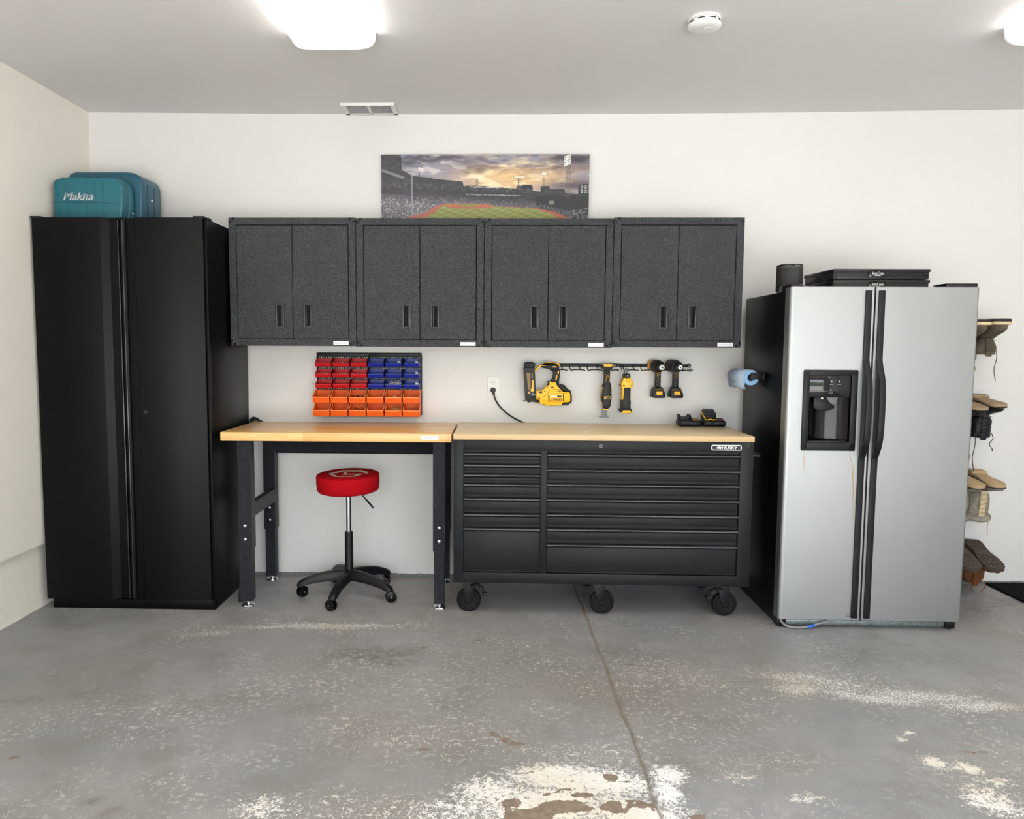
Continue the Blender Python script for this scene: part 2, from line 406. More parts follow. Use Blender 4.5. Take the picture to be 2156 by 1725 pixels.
    dirt = mx(E(-.55, -1.18, .22, .09), E(-.45, -1.27, .15, .06, 0, .8), E(-1.25, -2.35, .03, .03, 0, .8), E(-1.17, -2.40, .03, .03, 0, .8), E(-.5, -2.27, .03, .02, 0, .7), E(-1.9, -1.7, .2, .05, .3, .5),
              E(1.0, -1.95, .03, .02, 0, .5), E(.62, -1.15, .3, .08, 0, .4), E(1.75, -1.1, .5, .16, 0, .35), E(2.9, -.35, .18, .06, .5, .8), E(2.62, -.5, .2, .1, .5, .6),
              E(.5, -1.4, .3, .3, 0, .25))
    joint = np.clip(1.25-d/.007, 0, 1)
    V = np.stack([Xw, Y, Z], -1).reshape(-1, 3)
    idx = np.arange(nx*ny).reshape(ny, nx)
    F = np.stack([idx[:-1, :-1], idx[:-1, 1:], idx[1:, 1:], idx[1:, :-1]], -1).reshape(-1, 4)
    me = bpy.data.meshes.new('floor'); me.from_pydata(V.tolist(), [], F.tolist()); me.update(); me.shade_smooth()
    def attr(nm, a, b, c, dd):
        at = me.color_attributes.new(nm, 'FLOAT_COLOR', 'POINT')
        at.data.foreach_set('color', np.stack([a, b, c, dd], -1).reshape(-1).astype(np.float32))
    attr('wear', white, dense, brown, np.ones_like(X)); attr('wear2', clean, dirt, joint, np.ones_like(X))
    m = bpy.data.materials.new('worn_floor_paint'); m.use_nodes = True
    nt = m.node_tree; N = nt.nodes; L = nt.links; b = N['Principled BSDF']
    tc = N.new('ShaderNodeTexCoord')
    def att(nm):
        a = N.new('ShaderNodeAttribute'); a.attribute_name = nm; s = N.new('ShaderNodeSeparateColor'); L.new(a.outputs['Color'], s.inputs[0]); return s.outputs
    A, B = att('wear'), att('wear2')
    def noise(scale, detail=4, st=(1, 1, 1), rot=0, dist=0, rough=.5):
        mp = N.new('ShaderNodeMapping'); mp.inputs['Scale'].default_value = st; mp.inputs['Rotation'].default_value = (0, 0, rot); L.new(tc.outputs['Object'], mp.inputs[0])
        n = N.new('ShaderNodeTexNoise'); n.inputs['Scale'].default_value = scale; n.inputs['Detail'].default_value = detail; n.inputs['Distortion'].default_value = dist; n.inputs['Roughness'].default_value = rough
        L.new(mp.outputs[0], n.inputs['Vector']); return n.outputs['Fac']
    def mth(op, a, bb, c=None, clamp=False):
        n = N.new('ShaderNodeMath'); n.operation = op; n.use_clamp = clamp
        for i, v in enumerate((a, bb, c)):
            if v is None: continue
            if isinstance(v, (int, float)): n.inputs[i].default_value = v
            else: L.new(v, n.inputs[i])
        return n.outputs[0]
    def rng_(v, a, bb, c=0, d_=1):
        n = N.new('ShaderNodeMapRange'); L.new(v, n.inputs['Value']); n.inputs['From Min'].default_value = a; n.inputs['From Max'].default_value = bb
        n.inputs['To Min'].default_value = c; n.inputs['To Max'].default_value = d_; return n.outputs[0]
    def mixc(fac, a, bb):
        n = N.new('ShaderNodeMix'); n.data_type = 'RGBA'; L.new(fac, n.inputs[0])
        for i, v in ((6, a), (7, bb)):
            if isinstance(v, str): n.inputs[i].default_value = srgb(v)
            else: L.new(v, n.inputs[i])
        return n.outputs[2]
    def scratch(scale, st, rot, w, dist):   # thin contour lines of a noise field, broken up
        v = mth('ABSOLUTE', mth('SUBTRACT', noise(scale, 2, st, rot, dist), .5), 0)
        return rng_(v, w, w*.35)
    base = mixc(rng_(noise(1.6, 4), .35, .65), '#9f9e9c', '#8b8c8b')
    base = mixc(rng_(noise(.9, 3, rot=1), .45, .68, 0, .7), base, '#98918a')
    base = mixc(rng_(noise(14, 5), .35, .7, 0, .40), base, '#848586')
    base = mixc(rng_(noise(4.5, 5, rot=2), .5, .66, 0, .45), base, '#7d7a74')
    base = mixc(mth('MULTIPLY', A[1], rng_(noise(7, 4), .3, .6, .25, .85)), base, '#8b8379')
    base = mixc(mth('MULTIPLY', B[1], rng_(noise(25, 5), .3, .62, 0, .75)), base, '#5f564c')
    # fine scratches
    s1 = scratch(22, (.5, 1, 1), .35, .011, .4); s2 = scratch(34, (1, .22, 1), 1.1, .012, .25); s3 = scratch(34, (.22, 1, 1), 2.0, .012, .25); s4 = mth('MULTIPLY', mth('GREATER_THAN', noise(110, 3), .655), 1.1)
    br = rng_(noise(40, 3), .49, .56); br2 = rng_(noise(3.5, 4), .42, .60)
    S = mth('MAXIMUM', mth('MAXIMUM', s1, s2), mth('MAXIMUM', s3, mth('MULTIPLY', s4, .8)))
    S = mth('MULTIPLY', S, br)
    keep = mth('SUBTRACT', 1, mth('MULTIPLY', B[0], .93), clamp=True)
    amt = mth('ADD', mth('MULTIPLY', br2, .50), mth('MULTIPLY', A[1], .9), clamp=True)
    S = mth('MULTIPLY', mth('MULTIPLY', S, amt), keep, clamp=True)
    # specks that get denser where the paint is worn
    fine = noise(150, 6, rough=.75); mid = noise(48, 7, dist=.5, rough=.7)
    dn = mth('GREATER_THAN', mth('ADD', fine, mth('MULTIPLY', A[1], .19)), .69)
    dn = mth('MULTIPLY', dn, keep)
    wh = mth('GREATER_THAN', mth('ADD', mth('ADD', mth('MULTIPLY', mid, .50), mth('MULTIPLY', fine, .50)), mth('MULTIPLY', A[0], .175)), .605)
    wh = mth('MULTIPLY', wh, mth('GREATER_THAN', A[0], .03))
    cream = mixc(rng_(noise(2.2, 2), .4, .6), '#e6dfd0', '#f1f0ec')
    col = mixc(mth('MAXIMUM', mth('MULTIPLY', S, .95), mth('MULTIPLY', dn, .92)), base, cream)
    col = mixc(wh, col, cream)
    bw = mth('GREATER_THAN', mth('ADD', mth('MULTIPLY', noise(26, 6, rough=.65), .6), mth('MULTIPLY', A[2], .5)), .60)
    bw = mth('MULTIPLY', bw, mth('GREATER_THAN', A[2], .05))
    col = mixc(bw, col, mixc(rng_(noise(40, 4), .35, .65), '#94826f', '#7f7061'))
    col = mixc(mth('MULTIPLY', B[2], .8), col, '#8b7b68')
    L.new(col, b.inputs['Base Color'])
    rr = mth('ADD', .40, mth('MULTIPLY', mth('MAXIMUM', wh, bw), .35))
    rr = mth('ADD', rr, mth('MULTIPLY', noise(8, 3), .12)); L.new(rr, b.inputs['Roughness'])
    b.inputs['Specular IOR Level'].default_value = .45
    bp = N.new('ShaderNodeBump'); bp.inputs['Strength'].default_value = .35; bp.inputs['Distance'].default_value = .003
    L.new(mth('SUBTRACT', noise(35, 5), mth('MULTIPLY', mth('MAXIMUM', wh, S), .4)), bp.inputs['Height']); L.new(bp.outputs[0], b.inputs['Normal'])
    me.materials.append(m)
    o = bpy.data.objects.new('floor', me); COL.objects.link(o); o['kind'] = 'structure'
build_floor()

struct('wall_back', MB().box(XL-.2, XR+.1, 0, .12, -.02, ZC+.1), 'wall')
# ceiling with a slight sag along the middle of the back wall
cxs = list(np.linspace(XL-.2, XR+.1, 27)); cys = list(np.linspace(YF-.1, .1, 15)); cv = []; cf = []
for y in cys:
    for x in cxs:
        t = (x+2.43)/(3.05+2.43); cv.append((x, y, ZC-.020*math.sin(PI*min(max(t, 0), 1))))
n_ = len(cxs)
for j in range(len(cys)-1):
    for i in range(n_-1): cf.append((j*n_+i, (j+1)*n_+i, (j+1)*n_+i+1, j*n_+i+1))
ceilmb = MB().add(cv, cf); ceilmb.box(XL-.2, XR+.1, YF-.1, .1, ZC+.01, ZC+.12)
struct('ceiling', ceilmb, 'ceil')
# left wall: drywall standing proud of the painted concrete stem wall
lw = MB().box(XL-.14, XL, YF, .02, .352, ZC+.05)
struct('wall_left', lw, 'walll')
sm = MB()
ys_ = np.linspace(YF, .02, 120); Vv = []
for y in ys_:
    e = .004*math.sin(y*37)+.003*math.sin(y*91)
    Vv += [(XL-.14, y, -.02), (XL-.024+e*.3, y, -.02), (XL-.028+e*.3, y, .03), (XL-.040, y, .36), (XL-.14, y, .36)]
Ff = []
for i in range(len(ys_)-1):
    for j in range(4): Ff.append((i*5+j, (i+1)*5+j, (i+1)*5+j+1, i*5+j+1))
sm.add(Vv, Ff); struct('trim_1', sm, 'stem')
struct('wall_right', MB().box(XR, XR+.12, YF, .1, -.02, ZC+.1), 'wall')
fw = MB().box(XL-.2, -1.8, YF-.14, YF, -.02, ZC+.1).box(3.2, XR+.1, YF-.14, YF, -.02, ZC+.1).box(-1.8, 3.2, YF-.14, YF, 2.18, ZC+.1)
struct('wall_front', fw, 'wall')
nxh, nzh = 120, 16
_hx, _hz = np.meshgrid(np.linspace(-24, 24, nxh), np.linspace(-.1, 2.7, nzh))
_hd = 1.6*fbm(_hx*.7+50, _hz*.7+9, 21, 4)+.8*vnoise(_hx*2.1+70, _hz*2.3, 8)
_ht = _hz+np.where(_hz > 2.6, 1.2*vnoise(_hx*.5+40, _hx*0+.5, 5), 0)
hv = np.stack([_hx, -24+_hd-.9*(_hz/2.7)**3, _ht], -1).reshape(-1, 3).tolist()
hf = [(j*nxh+i, (j+1)*nxh+i, (j+1)*nxh+i+1, j*nxh+i+1) for j in range(nzh-1) for i in range(nxh-1)]
struct('hedge', MB().add(hv, hf), mat('hedge_leaves', '#6d7d58', .8, vary=(3.5, '#b4bca2', .9), bump=(6, 1, .2)))
struct('driveway', MB().box(-30, 30, -60, YF, -.12, -.012), 'drive')
# painted strip at the foot of the back wall with a ragged upper edge
bb = MB(); bxs = np.arange(-2.42, 3.94, .012); V_ = []; F_ = []
for i, x in enumerate(bxs):
    h = .017+.0045*vnoise(np.array(x*20.), np.array(.3), 4)+(.002 if random.random() < .3 else 0)
    V_ += [(x, -.004, -.002), (x, -.0035, h), (x, .001, h+.001)]
for i in range(len(bxs)-1):
    for j in range(2): F_.append((i*3+j, (i+1)*3+j, (i+1)*3+j+1, i*3+j+1))
bb.add(V_, F_); struct('baseboard_back', bb, 'base')

# ---- ceiling lights (wraparound fittings)
def ceiling_light(x0, x1, y1, label):
    t = thing('ceiling_light', label, 'ceiling light', ((x0+x1)/2, y1-.62, ZC-.02), 'ceiling lights')
    w = x1-x0; n = 9; prof = []
    for i in range(n+1):
        a = PI*i/n; prof.append(((x0+x1)/2+math.copysign(abs(math.cos(a))**.35, math.cos(a))*w/2, ZC-.016-.072*math.sin(a)**.6))
    part('diffuser', MB().prism(prof, 'y', y1-1.22, y1-.012), 'lampw', t)
    for yy in (y1-.012, y1-1.232):
        part('end_cap', MB().prism(prof, 'y', yy, yy+.012, .002), 'lampcap', t)
    return t
l1 = ceiling_light(-.895, -.525, -1.14, 'glowing white wraparound ceiling light above the workbench, left of the smoke alarm')
l2 = dup(l1, (2.36, -1.14-.62, ZC-.02), 'white ceiling light cut off at the top right corner of the photo')

# ---- smoke alarm
sx, sy = .866, -1.275; zt = ZC-.02
t = thing('smoke_detector', 'round white smoke alarm on the ceiling', 'smoke alarm', (sx, sy, zt))
part('base_plate', MB().lathe((sx, sy, zt+.002), 'z', [(0, .064), (-.007, .066), (-.010, .063)], 40), 'white', t)
part('vent_band', MB().lathe((sx, sy, zt-.009), 'z', [(0, .060), (-.014, .061)], 40), 'white', t)
part('cover', MB().lathe((sx, sy, zt-.023), 'z', [(0, .066), (-.004, .069), (-.012, .067), (-.019, .058), (-.021, .030), (-.021, .001)], 40), 'white', t)
for k in range(8):
    a = 2*PI*k/8+.3; mb = MB()
    for j in range(5):
        w0 = a+j*.1-.25; w1 = w0+.1
        mb.add([(sx+.0618*math.cos(w), sy+.0618*math.sin(w), z) for w in (w0, w1) for z in (zt-.018, zt-.0135)], [(0, 1, 3, 2)])
    part('slot', mb, 'holed', t)
part('test_button', MB().lathe((sx+.012, sy-.01, zt-.0435), 'z', [(0, .017), (-.0025, .016)], 24), 'white', t)

# ---- ceiling vent
t = thing('ceiling_vent', 'white ceiling air register beside the back wall', 'vent', (-.725, -.11, ZC-.01))
z0 = ZC-.0205
fr = MB(); fr.box(-.878, -.572, -.205, -.182, z0-.006, z0+.004, .001).box(-.878, -.572, -.035, -.012, z0-.006, z0+.004, .001)
fr.box(-.878, -.853, -.19, -.02, z0-.006, z0+.004, .001).box(-.597, -.572, -.19, -.02, z0-.006, z0+.004, .001).box(-.733, -.717, -.19, -.02, z0-.006, z0+.004, .001)
part('frame', fr, 'vent', t)
part('damper_lip', MB().box(-.878, -.572, -.212, -.204, z0-.013, z0+.003, .001), 'vent', t)
part('backing', MB().box(-.86, -.59, -.19, -.03, z0+.002, z0+.006), 'ventd', t)
for s0, s1 in ((-.851, -.735), (-.715, -.599)):
    for k in range(8):
        yy = -.175+k*.0185
        part('slat', MB().add([(s0, yy, z0-.004), (s1, yy, z0-.004), (s1, yy+.012, z0+.003), (s0, yy+.012, z0+.003), (s0, yy+.001, z0-.005), (s1, yy+.001, z0-.005), (s1, yy+.013, z0+.002), (s0, yy+.013, z0+.002)],
             [(0, 1, 2, 3), (4, 7, 6, 5), (0, 4, 5, 1), (2, 6, 7, 3), (0, 3, 7, 4), (1, 5, 6, 2)]), 'ventl', t, smooth=0)
# ================================================================== TALL BLACK CABINET
def tall_cabinet():
    t = thing('tall_cabinet', 'tall black two-door steel cabinet in the left corner', 'cabinet', (-1.95, -.33, 0))
    x0, x1, yf = -2.408, -1.491, -.635
    b = MB().box(x0, x1, yf+.022, -.02, .045, 2.076, .002).box(x0+.028, x1, yf+.008, -.03, 0, .05, .002)
    b.box(x1-.014, x1, yf+.004, yf+.03, .01, 2.078, .002)
    part('body', b, 'satin', t)
    def door(pts, name='door'):
        P = pts+[(pts[-1][0], yf+.021), (pts[0][0], yf+.021)]
        return part(name, MB().prism(P, 'z', .052, 2.082), 'satin', t, smooth=50)
    arc = lambda cx, r, h, n=6: [(cx+r*math.cos(PI-PI*i/n), -.613-h*math.sin(PI*i/n)) for i in range(n+1)]
    d1 = door([(x0, yf+.002), (x0+.003, yf), (-2.049, yf), (-2.0465, yf+.001), (-2.0095, -.6135), (-2.007, -.613)]+[(-1.9645, -.613)]+[(-1.9645, -.616), (-1.963, -.6215), (-1.959, -.6225), (-1.9565, -.619)])
    d2 = door([(-1.950, -.616)]+[(-1.9475, -.6245), (-1.943, -.6275), (-1.936, -.6285), (-1.928, -.6275), (-1.922, -.624), (-1.9195, -.618)]+[(-1.919, -.6145), (-1.905, -.6145), (-1.9045, -.613), (-1.879, -.613), (-1.8665, yf), (-1.512, yf), (-1.509, yf+.003)])
    for x in (-1.9605, -1.936):
        p = MB().tube([(x, -.6205 if x < -1.95 else -.6265, .06), (x, -.6205 if x < -1.95 else -.6265, 2.07)], .0042, 10)
        part('door_pull', p, 'gloss', t)
    part('lock', MB().lathe((-1.837, yf+.001, 1.069), 'y', [(0, .0085), (-.004, .0085), (-.005, .006), (-.005, .002), (-.002, .001)], 20), 'hrim', t)
    for x in (-2.385, -1.53):
        part('hinge_cap', MB().box(x-.03, x+.028, yf-.002, yf+.05, 2.078, 2.089, .003), 'black', t)
    part('corner_clip', MB().box(-1.50, -1.484, yf+.02, yf+.06, 2.07, 2.084, .003), 'black', t)
    for y, z in ((-.497, 1.002), (-.302, 1.004), (-.06, .998), (-.503, .903)):
        part('slot', MB().box(x1-.002, x1+.0006, y-.006, y+.006, z-.008, z+.008), 'holed', t)
tall_cabinet()

# ---- power tool cases on top
def case_front():
    t = thing('tool_case', 'smaller teal tool case with a white name on its front', 'tool case', (-2.2, -.42, 2.083))
    z0 = 2.084
    fp = [(-2.385, z0+.004), (-2.36, z0), (-2.05, z0), (-2.02, z0+.01), (-2.008, z0+.10), (-2.008, z0+.20), (-2.035, z0+.238), (-2.06, z0+.246), (-2.19, z0+.244), (-2.24, z0+.249), (-2.33, z0+.246), (-2.392, z0+.232), (-2.402, z0+.215), (-2.402, z0+.03)]
    # wide rounded shell: front face smaller than the back
    body = MB().prism(fp, 'y', -.45, -.385, .014, 3, sc=.965)
    part('shell', body, 'teal', t, smooth=50)
    sd = MB().prism([(p[0]+.004, p[1]) for p in fp], 'y', -.385, -.335, .01, 2)
    part('back_shell', sd, 'teal', t, smooth=50)
    # grooves / ribs
    for x, za, zb in ((-2.318, .13, .225), (-2.155, .13, .222), (-2.21, .13, .22), (-2.118, .16, .222), (-2.36, .14, .21)):
        pass
    for x in (-2.372, -2.322, -2.215, -2.165, -2.118):
        part('rib', MB().box(x-.0022, x+.0022, -.4535, -.44, z0+.136, z0+.222, .001), 'teal', t)
    for x in (-2.366, -2.318, -2.213, -2.163, -2.118):
        part('rib', MB().box(x-.0022, x+.0022, -.4535, -.44, z0+.022, z0+.102, .001), 'teal', t)
    s = MB().box(-2.394, -2.118, -.4515, -.44, z0+.106, z0+.1095).prism([(-2.118, z0+.106), (-2.118, z0+.1095), (-2.03, z0+.096), (-2.03, z0+.0925)], 'y', -.4515, -.44)
    part('seam', s, 'tealseam', t)
    h = MB().tube([(-2.335, -.385, z0+.225), (-2.33, -.385, z0+.250), (-2.31, -.385, z0+.258), (-2.21, -.385, z0+.258), (-2.19, -.385, z0+.250), (-2.185, -.385, z0+.225)], .008, 8, flat=.7)
    part('handle', h, 'teal', t)
    for x in (-2.36, -2.07):
        part('latch', MB().box(x-.018, x+.018, -.40, -.35, z0+.236, z0+.252, .003), 'tealb', t)
    part('latch_pin', MB().lathe((-2.006, -.36, z0+.065), 'x', [(0, .006), (.004, .006)], 12), 'badge', t)
    part('lettering', text_mb('Makita', .162, -2.338, -.4508, z0+.120, fat=.0013, shear=.32, height=.043), 'badge', t, smooth=0, label='white brand lettering')
case_front()
def case_back():
    t = thing('tool_case', 'larger blue-teal tool case standing behind the smaller one', 'tool case', (-2.15, -.1, 2.083))
    z0 = 2.084
    fp = [(-2.39, z0), (-1.972, z0), (-1.968, z0+.14), (-1.968, z0+.245), (-1.975, z0+.268), (-1.993, z0+.288), (-2.02, z0+.299), (-2.06, z0+.303), (-2.35, z0+.303), (-2.382, z0+.292), (-2.39, z0+.27)]
    part('shell', MB().prism(fp, 'y', -.315, -.075, .022, 3, sc=.985), 'tealb', t, smooth=50)
    for yy in (-.25, -.17):
        part('rib', MB().box(-1.972, -1.9665, yy-.002, yy+.002, z0+.01, z0+.24, .0008), 'tealseam', t)
    part('handle', MB().tube([(-2.30, -.16, z0+.295), (-2.30, -.16, z0+.300), (-2.15, -.16, z0+.300), (-2.15, -.16, z0+.295)], .006, 8), 'tealb', t)
    for y, z in ((-.20, z0+.165),):
        part('latch_pin', MB().lathe((-1.970, y, z), 'x', [(0, .007), (.006, .006)], 12), 'badge', t)
case_back()

# ================================================================== WALL CABINETS
CW = .711; CZ0, CZ1 = 1.423, 2.131; CYF = -.343
def wall_cabinet():
    x0 = -1.478; x1 = x0+CW-.004
    t = thing('wall_cabinet', 'x', 'wall cabinet', (x0, -.002, CZ0), 'hammered charcoal wall cabinets above the benches')
    part('body', MB().box(x0+.0005, x1+.0032, CYF+.02, -.002, CZ0+.001, CZ1-.001), 'hammer', t)
    f = MB(); s = .0385
    f.box(x0, x0+s, CYF, CYF+.022, CZ0, CZ1, .0012).box(x1-s, x1, CYF, CYF+.022, CZ0, CZ1, .0012)
    f.box(x0+s-.001, x1-s+.001, CYF+.0004, CYF+.022, CZ1-s, CZ1-.0004, .0012).box(x0+s-.001, x1-s+.001, CYF+.0004, CYF+.022, CZ0+.0004, CZ0+s, .0012)
    part('frame', f, 'hammer', t)
    part('door_recess', MB().box(x0+s, x1-s, CYF+.016, CYF+.021, CZ0+s, CZ1-s), 'holed', t)
    xm = (x0+x1)/2; za, zb = CZ0+s+.003, CZ1-s-.005; ha, hb = 1.524, 1.659
    for sgn in (-1, 1):
        dx0, dx1 = (x0+s+.005, xm-.0024) if sgn < 0 else (xm+.0024, x1-s-.005)
        hc = xm-.075 if sgn < 0 else xm+.083
        h0, h1 = hc-.021, hc+.021
        d = MB()
        for q in ((dx0, h0, za, zb), (h1, dx1, za, zb), (h0, h1, za, ha+.006), (h0, h1, hb-.006, zb)):
            d.box(q[0], q[1], CYF+.0015, CYF+.014, q[2], q[3])
        dr = part('door', d, 'hammer', t, smooth=0)
        h = MB(); w = .0075
        for q in ((h0-.004, h0+w, ha, hb), (h1-w, h1+.004, ha, hb), (h0+w-.001, h1-w+.001, ha, ha+w+.003), (h0+w-.001, h1-w+.001, hb-w-.003, hb)):
            h.box(q[0], q[1], CYF-.004, CYF+.012, q[2], q[3], .0018)
        hd = part('handle', h, 'hrim', dr)
        c = MB().box(h0, h1, CYF+.0125, CYF+.0145, ha, hb)
        part('handle_cup', c, 'holed', dr)
        # angled grip on the side nearer the door's hinge-free edge
        gx = h1-.012 if sgn < 0 else h0+.012
        part('grip', MB().prism([(gx-.006, CYF+.012), (gx+.006, CYF+.012), (gx+.003*(1 if sgn < 0 else 1), CYF-.001), (gx-.001, CYF-.001)], 'z', ha+.014, hb-.014, .001), 'hrim', dr)
    for cx, cz, sx_, sz_ in ((x0, CZ1, 1, -1), (x1, CZ1, -1, -1), (x0, CZ0, 1, 1), (x1, CZ0, -1, 1)):
        for ox, oz in ((.0265, .0085), (.0085, .0235)):
            part('screw', MB().lathe((cx+sx_*ox, CYF+.0005, cz+sz_*oz), 'y', [(0, .0082), (-.0022, .0076), (-.003, .005), (-.0008, .0042), (-.0008, .0002)], 14), 'blackg', t)
    part('name_plate', MB().box(x1-.128, x1-.043, CYF-.0022, CYF+.001, CZ0+.0075, CZ0+.0275, .0008), 'badge', t)
    return t
wc = wall_cabinet()
wl = ['charcoal wall cabinet beside the tall black cabinet, first of the row', 'charcoal wall cabinet directly above the blue bins, second from the left', 'charcoal wall cabinet above the nail gun, third from the left', 'charcoal wall cabinet nearest the refrigerator, last of the row']
wcs = [wc]
wc['label'] = wl[0]
for i in (1, 2, 3):
    wcs.append(dup(wc, (-1.478+CW*i, -.002, CZ0+(-.002, -.003, .001)[i-1]), wl[i]))
for i in (0, 3):
    L = OFF['wall_cabinet'] if 'wall_cabinet' in OFF else Vector((-1.478, -.002, CZ0))
    OFF[wcs[i].name] = Vector((-1.478, -.002, CZ0))
    part('plate_lettering', text_mb('GLADIATOR', .072, -1.478+CW-.004-.121, CYF-.0024, CZ0+.0125, bold=.01, height=.0095, depth=.0004), 'badgetext', wcs[i], smooth=0, label='faint grey lettering on the white name plate')

# ================================================================== CANVAS PRINT
def canvas():
    x0, x1, z0, z1 = -.671, .551, 2.136, 2.5485
    t = thing('canvas_print', 'wide unframed canvas photo of a ballpark at sunset above the cabinets', 'picture', (x0, -.002, z0))
    part('canvas_body', MB().box(x0, x1, -.030, -.002, z0, z1, .002), 'black', t)
    nx, nz = 560, 190
    us = np.linspace(0, 2015, nx); vs = np.linspace(690, 0, nz)      # u right, v down, in picture units
    U, Vv = np.meshgrid(us, vs)
    C = lambda h: np.array(srgb(h)[:3])
    def mixa(a, b, f): f = np.clip(f, 0, 1)[..., None]; return a*(1-f)+b*f
    # sky
    n1 = fbm(U/330+.4*fbm(U/200, Vv/90, 5), Vv/75+U/900, 11, 6); n2 = fbm(U/150, Vv/40-U/700, 31, 5); n3 = fbm(U/520, Vv/150, 51, 4)
    sky = np.zeros(U.shape+(3,))+C('#9c97a3')
    sky = mixa(sky, C('#8492ac'), np.clip(1-U/650, 0, 1)*np.clip(1.2-Vv/200, 0, 1))
    glow = np.exp(-((U-1300)/520)**2-((Vv-225)/120)**2)
    sky = mixa(sky, C('#e6c69a'), glow*1.25+(n1-.5)*1.2*np.clip(U/900, .2, 1))
    sky = mixa(sky, C('#f6e3bf'), np.clip((n2-.49)*7, 0, 1)*np.clip(glow*1.7+.22*np.clip(U/700, 0, 1), 0, 1))
    dark = np.clip((n1-.47)*6, 0, 1)*np.clip(1.15-Vv/230, .15, 1)
    sky = mixa(sky, C('#4f4857'), dark*.85)
    sky = mixa(sky, C('#3f3945'), np.clip((fbm(U/120, Vv/28+U/500, 61, 5)-.52)*6, 0, 1)*.5*np.clip(1.3-Vv/260, 0, 1))
    sky = mixa(sky, C('#564d5c'), np.exp(-((U-760)/190)**2-((Vv-60)/70)**2)*1.1*np.clip((n2-.3)*3, 0, 1))
    sky = mixa(sky, C('#4c4650'), np.exp(-((U-1900)/230)**2-((Vv-40)/70)**2)*np.clip((n2-.25)*3, 0, 1))
    sky = mixa(sky, C('#584e5e'), np.exp(-((U-1900)/300)**2-((Vv-300)/60)**2)*.9)
    sky = mixa(sky, C('#d6ced2'), np.clip((n2-.47)*6, 0, 1)*np.clip(1-np.abs(U-560)/420, 0, 1)*.75)
    img = sky
    # stands
    hx = [0, 190, 200, 300, 480, 500, 790, 800, 1010, 1100, 1310, 1320, 1370, 1380, 1468, 1475, 1545, 1552, 1632, 1640, 1780, 1790, 1910, 1915, 2015]
    hz = [0, 0, 150, 205, 225, 232, 262, 300, 305, 315, 330, 302, 300, 290, 300, 350, 360, 305, 305, 335, 330, 370, 385, 290, 285]
    H = np.interp(U, hx, hz)
    sp = rng.rand(*U.shape); sp2 = fbm(U/9, Vv/9, 77, 2)
    stand = np.zeros(U.shape+(3,))+C('#3b3b41')
    stand = mixa(stand, C('#5b5a60'), (fbm(U/60, Vv/14, 88, 4)-.35)*1.4)
    stand = mixa(stand, C('#565358'), ((U < 250) & (Vv < 330))*np.clip((fbm(U/40, Vv/30, 90, 3)-.3)*2, 0, 1))
    tier = np.interp(U, [0, 600, 1500, 1560, 2015], [290, 310, 350, 360, 420])
    stand = mixa(stand, C('#9a979c'), ((np.abs(Vv-tier) < 28) & (U < 1470))*np.clip((sp2-.45)*4, 0, 1)*.7)
    ct = np.interp(U, [0, 300, 1500, 1560], [365, 385, 435, 470])
    crowd = ((Vv > ct) & (U < 1560))*np.clip((Vv-ct)/90, 0, 1)
    cs = np.clip((sp2-.40)*5, 0, 1)*(.45+.55*sp)
    stand = mixa(stand, C('#8b8791'), crowd*.45)
    stand = mixa(stand, C('#d6d2da'), crowd*cs*np.clip(1.15-U/1900, .35, 1))
    c2 = ((U > 1830) & (Vv > 515))
    stand = mixa(stand, C('#bdb7bf'), c2*np.clip((sp2-.42)*5, 0, 1)*.9)
    stand = mixa(stand, C('#2c2e33'), ((U > 1500) & (Vv > 400) & (Vv < np.interp(U, [1500, 1830, 2015], [490, 545, 515])))*.8)
    stand = mixa(stand, C('#b8b6bd'), ((np.abs(Vv-(388+(U-830)*.02)) < 5) & (U > 830) & (U < 1360))*(sp > .45)*1.)
    stand = mixa(stand, C('#e6e2dc'), ((np.abs(Vv-(312+(U-860)*.03)) < 5) & (U > 860) & (U < 1140))*(sp > .35)*1.)
    stand = mixa(stand, C('#82828a'), ((U < 220) & (np.abs(Vv-(150+U*.35)) < 14))*1.)
    img = mixa(img, stand, (Vv > H)*1.)
    def poly(P):
        ins = np.zeros(U.shape, bool); j = len(P)-1
        for i in range(len(P)):
            xi, yi = P[i]; xj, yj = P[j]
            if yi != yj: ins ^= ((yi > Vv) != (yj > Vv)) & (U < (xj-xi)*(Vv-yi)/(yj-yi)+xi)
            j = i
        return ins*1.
    dirt = C('#b9705c')
    img = mixa(img, C('#8d8a95'), poly([(190, 690), (300, 560), (470, 545), (330, 690)]))
    img = mixa(img, dirt, poly([(150, 690), (262, 605), (430, 565), (520, 500), (640, 470), (1100, 498), (1520, 520), (1700, 560), (1850, 625), (2000, 690)]))
    img = mixa(img, C('#77755c'), poly([(300, 690), (420, 612), (520, 560), (590, 500), (650, 474), (1080, 500), (1500, 525), (1640, 570), (1780, 640), (1830, 690)]))
    grass = C('#8c8f52'); g2 = C('#a3a666')
    st_ = (np.sin((U+Vv*2.6)/17) > 0)*.5+(np.sin((U-Vv*3.0)/26) > 0)*.5
    fld = poly([(300, 690), (420, 612), (520, 560), (590, 500), (650, 476), (1080, 502), (1500, 527), (1640, 572), (1780, 642), (1830, 690)])
    img = img*(1-fld[..., None])+mixa(np.zeros(U.shape+(3,))+grass, g2, st_*.9)*fld[..., None]
    inf = ((U-860)/235)**2+((Vv-499)/25)**2 < 1
    img = mixa(img, dirt, inf*1.)
    img = mixa(img, grass, ((((U-850)/110)**2+((Vv-493)/12)**2) < 1)*1.)
    img = mixa(img, C('#9b9aa5'), poly([(1530, 490), (1570, 485), (1835, 550), (1880, 625), (1850, 620), (1700, 555)])*np.clip((sp2-.3)*2, 0, 1))
